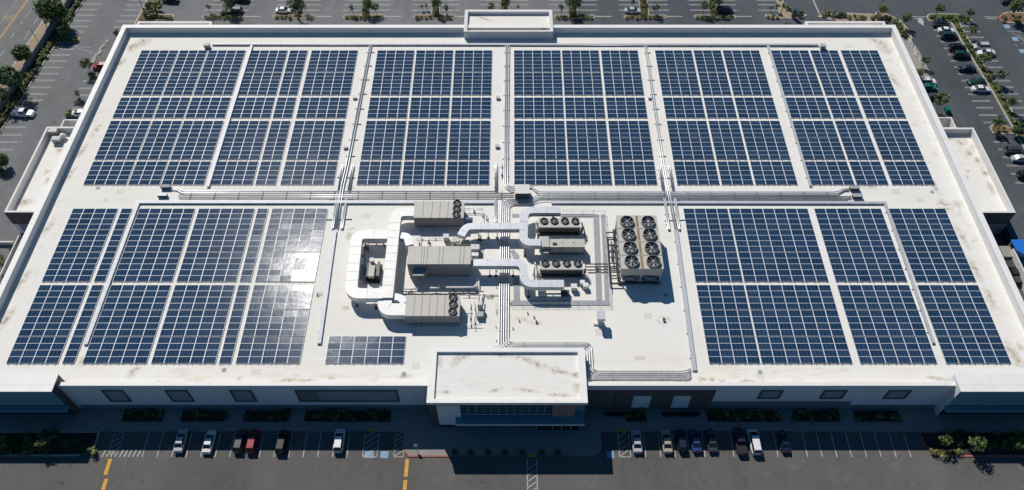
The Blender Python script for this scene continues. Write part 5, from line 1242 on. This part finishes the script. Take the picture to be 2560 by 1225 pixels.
    for s in (-1, 1):
        k = MB(); k.box(c1-.35, c1-.2, s*W*.9, s*W*1.12, zb, zb+.16); k.build('mirror', PAINTS['white'], t, local=True)
    if kind == 'pickup':
        k = MB(); k.box(-2.55, -.85, -.72, .72, 1.13, 1.165); k.build('cargo_bed', M['black'], t, local=True)
    k = MB(); k.box(-L-.01, -L+.02, -.26, .26, .55, .68); k.build('number_plate', M['white'], t, local=True)
    return t
CARS = {k: make_car(k) for k in ('sedan','suv','van','pickup')}
def car(kind, px, py, rz, col, label, group='parked cars', s=.92, z=.6, sub=None):
    p = at(px, py, z)
    o = dup(CARS[kind], (p[0], p[1], 0), rz+R(rnd.gauss(0, 1.6)), s*rnd.uniform(.98, 1.04), label, group); o['category'] = 'pickup truck' if kind == 'pickup' else 'car'
    for ch in o.children:
        if ch.name.startswith(('body', 'mirror')):
            ch.material_slots[0].link = 'OBJECT'; ch.material_slots[0].material = PAINTS[col]
    if kind == 'pickup' and col == 'white':
        for ch in o.children:
            if ch.name.startswith('cargo_bed'): ch.material_slots[0].link = 'OBJECT'; ch.material_slots[0].material = PAINTS['white']
    return o
UPY, PI = math.pi/2, math.pi
FR = 1103
for kind, x, yb, col, lb in (('sedan',452,1101,'silver','silver sedan, leftmost car parked before the store front'),('sedan',523,1104,'white','white sedan parked before the store front, second from left'),('suv',600,1102,'grey','dark car left of the red car before the store'),('suv',632,1102,'red','dark red car parked before the store front'),('suv',706,1104,'black','black car alone between the red and the white car'),('suv',848,1101,'white','white car nearest the wheelchair bays, left of the entrance')):
    car(kind, x, yb, UPY, col, lb, 'cars before the store front')
for kind, x, yb, col, lb in (('sedan',1592,1103,'silver','silver sedan nearest the entrance on the right'),('sedan',1667,1103,'gold','gold sedan in the front row right of the entrance'),('suv',1703,1101,'navy','dark navy car beside the gold sedan'),('sedan',1739,1101,'blue','blue sedan between the navy car and the grey sedan'),('sedan',1779,1101,'grey','grey green sedan right of the blue sedan'),('pickup',1850,1103,'plum','dark plum pickup truck in the front row'),('van',1886,1104,'white','white minivan beside the dark pickup truck'),('sedan',1960,1103,'navy','navy sedan, rightmost car before the store front')):
    car(kind, x, yb, UPY, col, lb, 'cars before the store front')
for kind, x, y, rz, col, lb, *e in (
    ('suv',587,27,PI,'navy','navy car on the first island bay behind the store'),('sedan',709,25,0,'white','white sedan behind the store beside the second island'),('sedan',1582,26,0,'silver','pale silver sedan beside the seventh island'),('van',1812,25,0,'navy','dark blue van beside the eighth island behind the store'),('suv',426,-1,PI,'black','black car cut by the top edge behind the store'),('suv',603,-2,PI,'navy','dark car cut by the top edge above the first island'),
    ('pickup',58,283,0,'white','white pickup truck in the left car park'),('suv',254,166,PI,'red','dark red car half hidden by the left parapet'),('sedan',199,283,PI,'white','white car behind a bush, half hidden by the left parapet'),
    ('suv',2353,60,0,'navy','blue suv at the far end of the right median'),('sedan',2366,75,0,'white','white car squeezed between two dark ones at the median end'),('suv',2373,89,0,'teal','large dark teal car touching the squeezed white car'),('suv',2394,119,0,'black','black car in the right lot with a gap above it'),('suv',2404,137,0,'teal','dark green car directly below the black one'),('sedan',2419,171,0,'navy','navy sedan alone in the right lot'),('sedan',2442,204,PI,'teal','dark teal sedan directly above the white sedan'),('sedan',2452,222,0,'white','white sedan with dark windows by the right median'),
    ('suv',2318,204,0,'white','white car beside the right parapet'),('sedan',2320,218,0,'green','green car beside the right parapet'),('sedan',2334,241,0,'grey','grey car under the broad tree by the right parapet'),('suv',2452,116,PI,'silver','silver car behind the right median, upper of two pale cars'),('sedan',2466,131,PI,'white','white car partly under the median tree, lower of two pale cars'),('suv',2537,377,0,'grey','dark grey car at the right picture edge'),('sedan',2553,396,0,'silver','silver sedan at the right picture edge'),('suv',2568,437,0,'black','lowest dark car cut by the right picture edge'),('sedan',2525,3,0,'navy','dark car cut by the top edge in the right lot'),('sedan',2556,300,PI,'grey','grey car under the trees at the right edge')):
    car(kind, x, y, rz, col, lb, 'parked cars')
def kill(o):
    for ch in list(o.children): kill(ch)
    bpy.data.objects.remove(o)
for o in CARS.values(): kill(o)

# ------------------------------------------------------------------ street furniture and the service yard
def light_pole(px, py, h, label, head=None, r=.09):
    p = at(px, py); t = thing('light_pole', label, 'lamp post', p, 'light poles')
    q = MB(); q.cyl(p, 0, .6, .28, 10); q.build('footing', M['concrete'], t)
    q = MB(); q.tube([(p[0],p[1],.6),(p[0],p[1],h)], r, 8, r1=r*.6); q.build('pole', M['pole'], t)
    q = MB(); q.tube([(p[0],p[1],h),(p[0]-1.2,p[1],h+.1)], .05, 6); q.build('arm', M['pole'], t)
    q = MB(); q.box(p[0]-1.7,p[0]-1.0,p[1]-.18,p[1]+.18,h+.02,h+.16); q.build('lamp_head', M['pole'], t)
light_pole(113, 56, 10, 'tall light pole by the largest street tree'); light_pole(99.5, 112, 5, 'short street lamp on the verge beside the boundary wall')
light_pole(359, 24, 10, 'light pole at the dense bed behind the back left corner'); light_pole(2194, 33, 10, 'light pole behind the back right corner'); light_pole(1951, 37, 4.4, 'short dark pole on the ninth back island')
for px, py, lb in ((2519,34,'white globe lamp on the top right island'),(2482,323,'white globe lamp on the near median island'),(2537,338,'white globe lamp by the median trees at the right edge')):
    p = at(px, py); t = thing('globe_lamp', lb, 'lamp', p, 'globe lamps'); q = MB(); q.tube([(p[0],p[1],0),(p[0],p[1],2.0)], .05, 6); q.build('post', M['pole'], t)
    q = MB(); q.cyl(p, 2.0, 2.2, .15, 10, .28); q.cyl(p, 2.2, 2.45, .28, 10, .16); q.build('globe', M['white'], t)
p = at(1982.5, 45); t = thing('utility_cabinet', 'tall dark teal utility cabinet on the ninth back island', 'utility cabinet', p)
q = MB(); q.box(p[0]-.45,p[0]+.45,p[1]-.3,p[1]+.5,.15,2.6); q.build('body', M['ind'], t); q = MB(); q.box(p[0]-.5,p[0]+.5,p[1]-.35,p[1]+.55,2.6,2.68); q.build('lid', M['ind'], t); q = MB(); q.box(p[0]-.38,p[0]+.38,p[1]-.33,p[1]-.3,.3,2.4); q.build('door', M['ind'], t)
p = at(2366, 279); t = thing('bin', 'green wheeled bin by the right annex', 'bin', p)
q = MB(); q.prism([(p[0]-.5,p[1]-.7),(p[0]+.5,p[1]-.7),(p[0]+.5,p[1]+.7),(p[0]-.5,p[1]+.7)], .15, 1.1); q.build('tub', PAINTS['green'], t); q = MB(); q.box(p[0]-.55,p[0]+.55,p[1]-.75,p[1]+.75,1.1,1.18); q.build('lid', PAINTS['green'], t)
for i, x in enumerate((1136.8,1177,1220,1262,1306,1354,1394.6)):
    p = at(x, 1135, .13); t = thing('planter', f'dark square planter with a shrub on the entrance plaza, {ORDW[i]} from the left', 'planter', p, 'planters on the entrance plaza')
    q = MB(); q.prism([(p[0]-.45,p[1]-.45),(p[0]+.45,p[1]-.45),(p[0]+.45,p[1]+.45),(p[0]-.45,p[1]+.45)], .13, .75); q.build('pot', M['wframe'], t)
    q = MB(); leaf_cloud(q, [(p[0]+rnd.uniform(-.2,.2), p[1]+rnd.uniform(-.2,.2), 1.0+rnd.uniform(0,.2)) for _ in range(5)], 18, .35, .16, [0], rnd); q.build('plant', M['leafE'], t)
for x0, x1, lb in ((1512,1562,'dark bench row against the brown wall, left'),(1656,1748,'long dark bench row against the brown wall, right')):
    A_, B_ = at(x0, 1040, .13), at(x1, 1040, .13); t = thing('bench', lb, 'bench', (A_[0], A_[1], .13), 'benches by the brown wall')
    q = MB(); q.box(A_[0], B_[0], A_[1]-.2, A_[1]+.3, .5, .6); q.build('seat', M['black'], t); q = MB(); q.box(A_[0], B_[0], A_[1]+.3, A_[1]+.38, .6, 1.0); q.build('backrest', M['black'], t)
    for k in range(4):
        xs = A_[0]+.1+(B_[0]-A_[0]-.3)*k/3; q = MB(); q.box(xs, xs+.1, A_[1]-.15, A_[1]+.3, .13, .5); q.build('leg', M['black'], t)
p = at(1041, 1123, .13); t = thing('sign_post', 'slim pale sign post on the sunlit corner of the entrance plaza', 'sign', p)
q = MB(); q.tube([(p[0],p[1],.13),(p[0],p[1],1.9)], .05, 6); q.build('post', M['galv'], t); q = MB(); q.box(p[0]-.28,p[0]+.28,p[1]-.03,p[1]+.0,1.3,2.0); q.build('sign_board', M['white'], t)
# service yard at the right edge
A_ = at(2528,660,0); yx0, yx1 = 97.0, 108.0
Yb = at(2528,655)[1]; Ya = at(2528,745)[1]
t = thing('service_enclosure', 'white walled service enclosure at the right picture edge', 'enclosure', (yx0, Yb, 0))
zt = 2.6; c1, c2 = at(2532,621,zt), at(2560,700,zt)
q = MB(); q.box(c1[0], c1[0]+.25, c2[1]-6, c1[1], 0, zt); q.build('side_wall', M['wall'], t)
q = MB(); q.box(c1[0]+.25, c1[0]+9, c1[1]-.25, c1[1], 0, zt); q.build('back_wall', M['wall'], t)
q = MB(); q.box(c1[0]+.25, c1[0]+9, c1[1]-7, c1[1]-.25, 0, .08); q.build('slab', M['concrete'], t)
zc = 3.4; k0, k1, k2 = at(2527,599,zc), at(2600,599,zc), at(2541,625,zc)
t = thing('canopy', 'bright blue canopy roof behind the white enclosure', 'canopy', (k0[0]+3, k0[1]-3, 0))
q = MB(); q.prism([k0[:2], k2[:2], (k2[0]+2.5, k2[1]-2.5), (k2[0]+9, k2[1]-4.5), (k1[0]+4, k1[1])], zc-.12, zc); q.build('roof_sheet', M['bluetarp'], t)
for xx, yy in ((k0[0]+.3,k0[1]-.3),(k2[0]+2,k2[1]-1.5),(k0[0]+7,k0[1]-.4)):
    q = MB(); q.tube([(xx,yy,0),(xx,yy,zc-.12)], .07, 6); q.build('post', M['white'], t)
for i, (px, py, wx, wy, h, m, lb) in enumerate(((2508,640,2.2,2.6,1.6,'concrete','beige pallet stack between the store and the white enclosure'),(2520,668,1.4,1.6,1.2,'dgrey','dark crate below the pallet stack'),(2530,688,1.3,1.4,1.4,'black','black crate beside the enclosure wall'),(2540,705,1.4,1.5,1.1,'dgrey','dark crate in the service yard, nearest'),(2512,590,1.2,5.0,2.4,'ind','dark blue screen beside the right annex'))):
    p = at(px, py); t = thing('crate' if i else 'pallet_stack', lb, 'crate' if i else 'pallets', p)
    q = MB(); q.box(p[0]-wx/2,p[0]+wx/2,p[1]-wy/2,p[1]+wy/2,.1,h-.1); q.build('body', M[m], t); q = MB(); q.box(p[0]-wx/2-.04,p[0]+wx/2+.04,p[1]-wy/2-.04,p[1]+wy/2+.04,h-.1,h); q.build('lid', M[m], t)
    q = MB(); q.box(p[0]-wx/2+.1,p[0]+wx/2-.1,p[1]-wy/2+.1,p[1]+wy/2-.1,0,.1); q.build('base', M['clamp'], t)
# ramp walls at the left edge
p0, p1 = at(47,588,1.0), at(-20,720,1.0)
q = MB(); q.strip([p0[:2], (p0[0], p1[1])], .22, 0, 1.0); tag(q.build('ramp_wall', M['wall']), 'slim white ramp wall along the left side of the store', 'wall')
p0, p1 = at(-40,604,1.0), at(32,604,1.0)
q = MB(); q.strip([p0[:2], p1[:2]], .3, 0, 1.0); tag(q.build('low_wall', M['wall']), 'short white cross wall at the left picture edge', 'wall')

# ------------------------------------------------------------------ wear on the roofs
def stain_mat():
    m = bpy.data.materials.new('dirt_stain'); m.use_nodes = True; t = m.node_tree; N = t.nodes; L = t.links
    b = N['Principled BSDF']; b.inputs['Roughness'].default_value = .9; b.inputs['Specular IOR Level'].default_value = .1
    tc = N.new('ShaderNodeTexCoord'); oi = N.new('ShaderNodeObjectInfo')
    n = N.new('ShaderNodeTexNoise'); n.noise_dimensions = '4D'; n.inputs['Scale'].default_value = 1.1; n.inputs['Detail'].default_value = 6; n.inputs['Roughness'].default_value = .7
    L.new(tc.outputs['Object'], n.inputs['Vector']); wm = N.new('ShaderNodeMath'); wm.operation = 'MULTIPLY'; wm.inputs[1].default_value = 40; L.new(oi.outputs['Random'], wm.inputs[0]); L.new(wm.outputs[0], n.inputs['W'])
    mp = N.new('ShaderNodeVectorMath'); mp.operation = 'MULTIPLY_ADD'; mp.inputs[1].default_value = (2,2,0); mp.inputs[2].default_value = (-1,-1,0); L.new(tc.outputs['Generated'], mp.inputs[0])
    ln = N.new('ShaderNodeVectorMath'); ln.operation = 'LENGTH'; L.new(mp.outputs[0], ln.inputs[0])
    f = N.new('ShaderNodeMapRange'); f.inputs[1].default_value = 1; f.inputs[2].default_value = .1; f.inputs[3].default_value = 0; f.inputs[4].default_value = 1; L.new(ln.outputs['Value'], f.inputs[0])
    r = N.new('ShaderNodeMapRange'); r.inputs[1].default_value = .38; r.inputs[2].default_value = .72; L.new(n.outputs['Fac'], r.inputs[0])
    a = N.new('ShaderNodeMath'); a.operation = 'MULTIPLY'; L.new(f.outputs[0], a.inputs[0]); L.new(r.outputs[0], a.inputs[1])
    a2 = N.new('ShaderNodeMath'); a2.operation = 'MULTIPLY'; a2.use_clamp = True; a2.inputs[1].default_value = .8; L.new(a.outputs[0], a2.inputs[0])
    cr = N.new('ShaderNodeValToRGB'); cr.color_ramp.elements[0].color = (.52,.41,.27,1); cr.color_ramp.elements[1].color = (.15,.095,.055,1); cr.color_ramp.elements[1].position = .9
    L.new(a2.outputs[0], cr.inputs[0]); L.new(cr.outputs[0], b.inputs['Base Color']); L.new(a2.outputs[0], b.inputs['Alpha'])
    return m
M['stain'] = stain_mat()
def stain(px, py, lx, ly, z=ZR, rz=0):
    p = at(px, py, z); q = MB(); q.face([(-lx/2,-ly/2,0),(lx/2,-ly/2,0),(lx/2,ly/2,0),(-lx/2,ly/2,0)]); o = q.build('stain', M['stain'], B, local=True)
    o.location = (p[0]-ORG[B.name][0], p[1]-ORG[B.name][1], z+.004+.0005*(len(B.children) % 9)); o.rotation_euler = (0, 0, R(rz))
for e in ((2214,122,4.5,5,ZR,20),(2195,104,6,2.5,ZR,-25),(2172,466,4.5,2,ZR,-15),(2140,466,3,1.5),(2235,200,2.5,7,ZR,8),(2300,395,1.8,9,ZR,10),(2335,462,1.8,8,ZR,10),(2362,515,3.5,5,ZR,10),(2395,510,3,2.5),(2404,590,1.8,8,ZR,8),(2438,675,2,8,ZR,8),(2475,745,2,6),(2530,880,2.6,5,ZR,8),(2546,905,2.4,3),(2552,870,1.8,3),
          (1757,949,2.4,1.3),(1781,949,1.4,1.1),(1805,952,2,.9),(1870,953,4,.9),(1905,953,2,.8),(1700,955,6,.8),(2350,948,6,1.2,ZR,-10),(2450,940,5,1.4),(2380,948,3,1),(720,951,7,1.3),(770,951,4,1),(830,945,2,.8),(600,946,2,1,ZR,30),(335,928,2.2,4,ZR,-25),(205,905,2.2,3),(1010,940,4,1.2),
          (330,121,3,4,ZR,-20),(362,101,4.5,2.2),(350,110,7,3,ZR,20),(300,160,2,6,ZR,-15),(240,325,1.6,6,ZR,-14),(205,378,1.6,6,ZR,-14),(172,440,1.8,7,ZR,-14),(120,570,1.8,6,ZR,-14),(58,700,1.8,7,ZR,-14),(15,800,1.8,8,ZR,-14),
          (1140,903,2,3.2,9.41,-25),(1162,893,3,1.4,9.41,20),(1254,885,3.4,1.8,9.41),(1310,897,6,1.6,9.41,-14),(1350,914,5,1.8,9.41,-18),(1388,926,2.4,2,9.41),(1412,932,5,1.2,9.41,-14),(1445,938,3,1.6,9.41),(1449,968,3,3.4,9.41),(1410,989,3,1,9.41),(1385,987,3.4,.9,9.41),(1315,976,6,1,9.41,-8),(1240,975,3,1,9.41,20),(1110,980,3,1,9.41),(1100,905,1.4,3,9.41),
          (2403,354,3,3.4,5.21,-40),(2425,378,2,6,5.21,-35),(2446,400,2.4,3,5.21,-30),(2370,346,4,1.6,5.21),(2477,470,1.8,5,5.21),(2462,430,1.8,4,5.21),(2420,428,1.2,1.6,5.21),(2416,444,1.2,1.6,5.21),(118,452,1.6,3,5.21),(115,430,2,2,5.21),(60,505,5,3,5.21),(150,372,2,3,5.21),
          (1192,40,4,1.4,RZ-.845,-20),(1215,48,5,1,RZ-.845,-20),(1268,71,1.2,1,RZ-.845),(874,590,2,2.4),(880,572,2.4,.8,ZR,25),(865,770,2,1.4),(1310,800,4,1.4,ZR,-12),(1340,807,2.6,1.6),(1659,801,3.2,2.4),(800,738,2.4,2),(1245,775,1.4,4),(1600,895,3,1.2,ZR,10),(900,870,5,1.4),(640,490,4,1)):
    stain(*e)
for px, py, wx, wy in ((300,480,1.6,1.2),(730,115,2.2,1.2),(265,500,1,1),(915,540,1.6,1.2),(1500,830,1.8,1.4),(1620,790,1.4,1.2),(1450,880,1.4,1.6),(2240,480,1.6,1.4),(2300,500,1.2,1.2),(640,930,1.6,1.2),(1900,940,1.4,1.1),(1040,915,1.3,1.2),(880,470,1,1),(1130,115,1.6,.9),(1560,115,1.4,.9),(2120,116,1.6,1),(1290,610,1,1.4),(1240,870,1.2,1)):
    p = at(px, py, ZR); q = MB(); q.box(p[0]-wx/2, p[0]+wx/2, p[1]-wy/2, p[1]+wy/2, ZR, ZR+.006); q.build('membrane_patch', M['patch'], B)
for px, py in ((1664,737),(245,470),(2330,480),(1010,935),(1900,930),(560,925)):
    p = at(px, py, ZR); q = MB(); q.cyl(p, ZR, ZR+.05, .42, 16); q.build('roof_drain', M['pad'], B)
# more plant clutter round the rooftop units
pipes('row of small dark valve stubs behind the front rooftop unit', [[(1016+5*k,731,.2),(1016+5*k,736,.9)] for k in range(5)], .07, 'dgrey', .5)
pipes('thin grey pipes along the roof behind the middle unit', [[(1040,597),(1105,597)],[(1035,573),(1160,573)],[(1052,610),(1052,592)]], .06, 'pipe', .3)
pipes('thin grey pipes under the rear duct by the C shaped duct', [[(1196,575),(1196,640)],[(1203,590),(1203,648)],[(1190,600),(1216,600)],[(1189,612),(1208,612)]], .08, 'dgrey', .7)
pipes('grey condensate pipe in front of the front rooftop unit', [[(1045,797,.9),(1048,815,.1)],[(1020,818),(1150,818)]], .07, 'pipe', .15)
pipes('black cross pipe along the left edge of the pipe bundle', [[(1212,738),(1246,738)],[(1216,744),(1232,744),(1232,739)]], .06, 'dgrey', .2)
pipes('white header pipes left of the front chiller', [[(1338,656,.4),(1338,662,1.6)],[(1334,662,.3),(1333,690,.6)],[(1342,668,.5),(1341,694,.5)]], .14, 'pipew', .8)
pipes('grey header pipes left of the rear chiller', [[(1341,552,.4),(1341,558,1.8)],[(1342,562,1.6),(1338,592,.6)]], .12, 'pipe', .8)
pipes('dark header pipes right of the rear chiller', [[(1454,556,.4),(1455,562,1.7)],[(1459,566,1.5),(1462,590,.4)]], .12, 'dgrey', .8)
for i, (px, py) in enumerate(((1242,678),(1242,720),(1242,782),(1240,818),(1241,853),(1275,640),(1276,760),(1247,560))):
    vent('tiny dark stub vent beside the long bundle of five conduits', (px, py), .07, .3, 'dgrey')
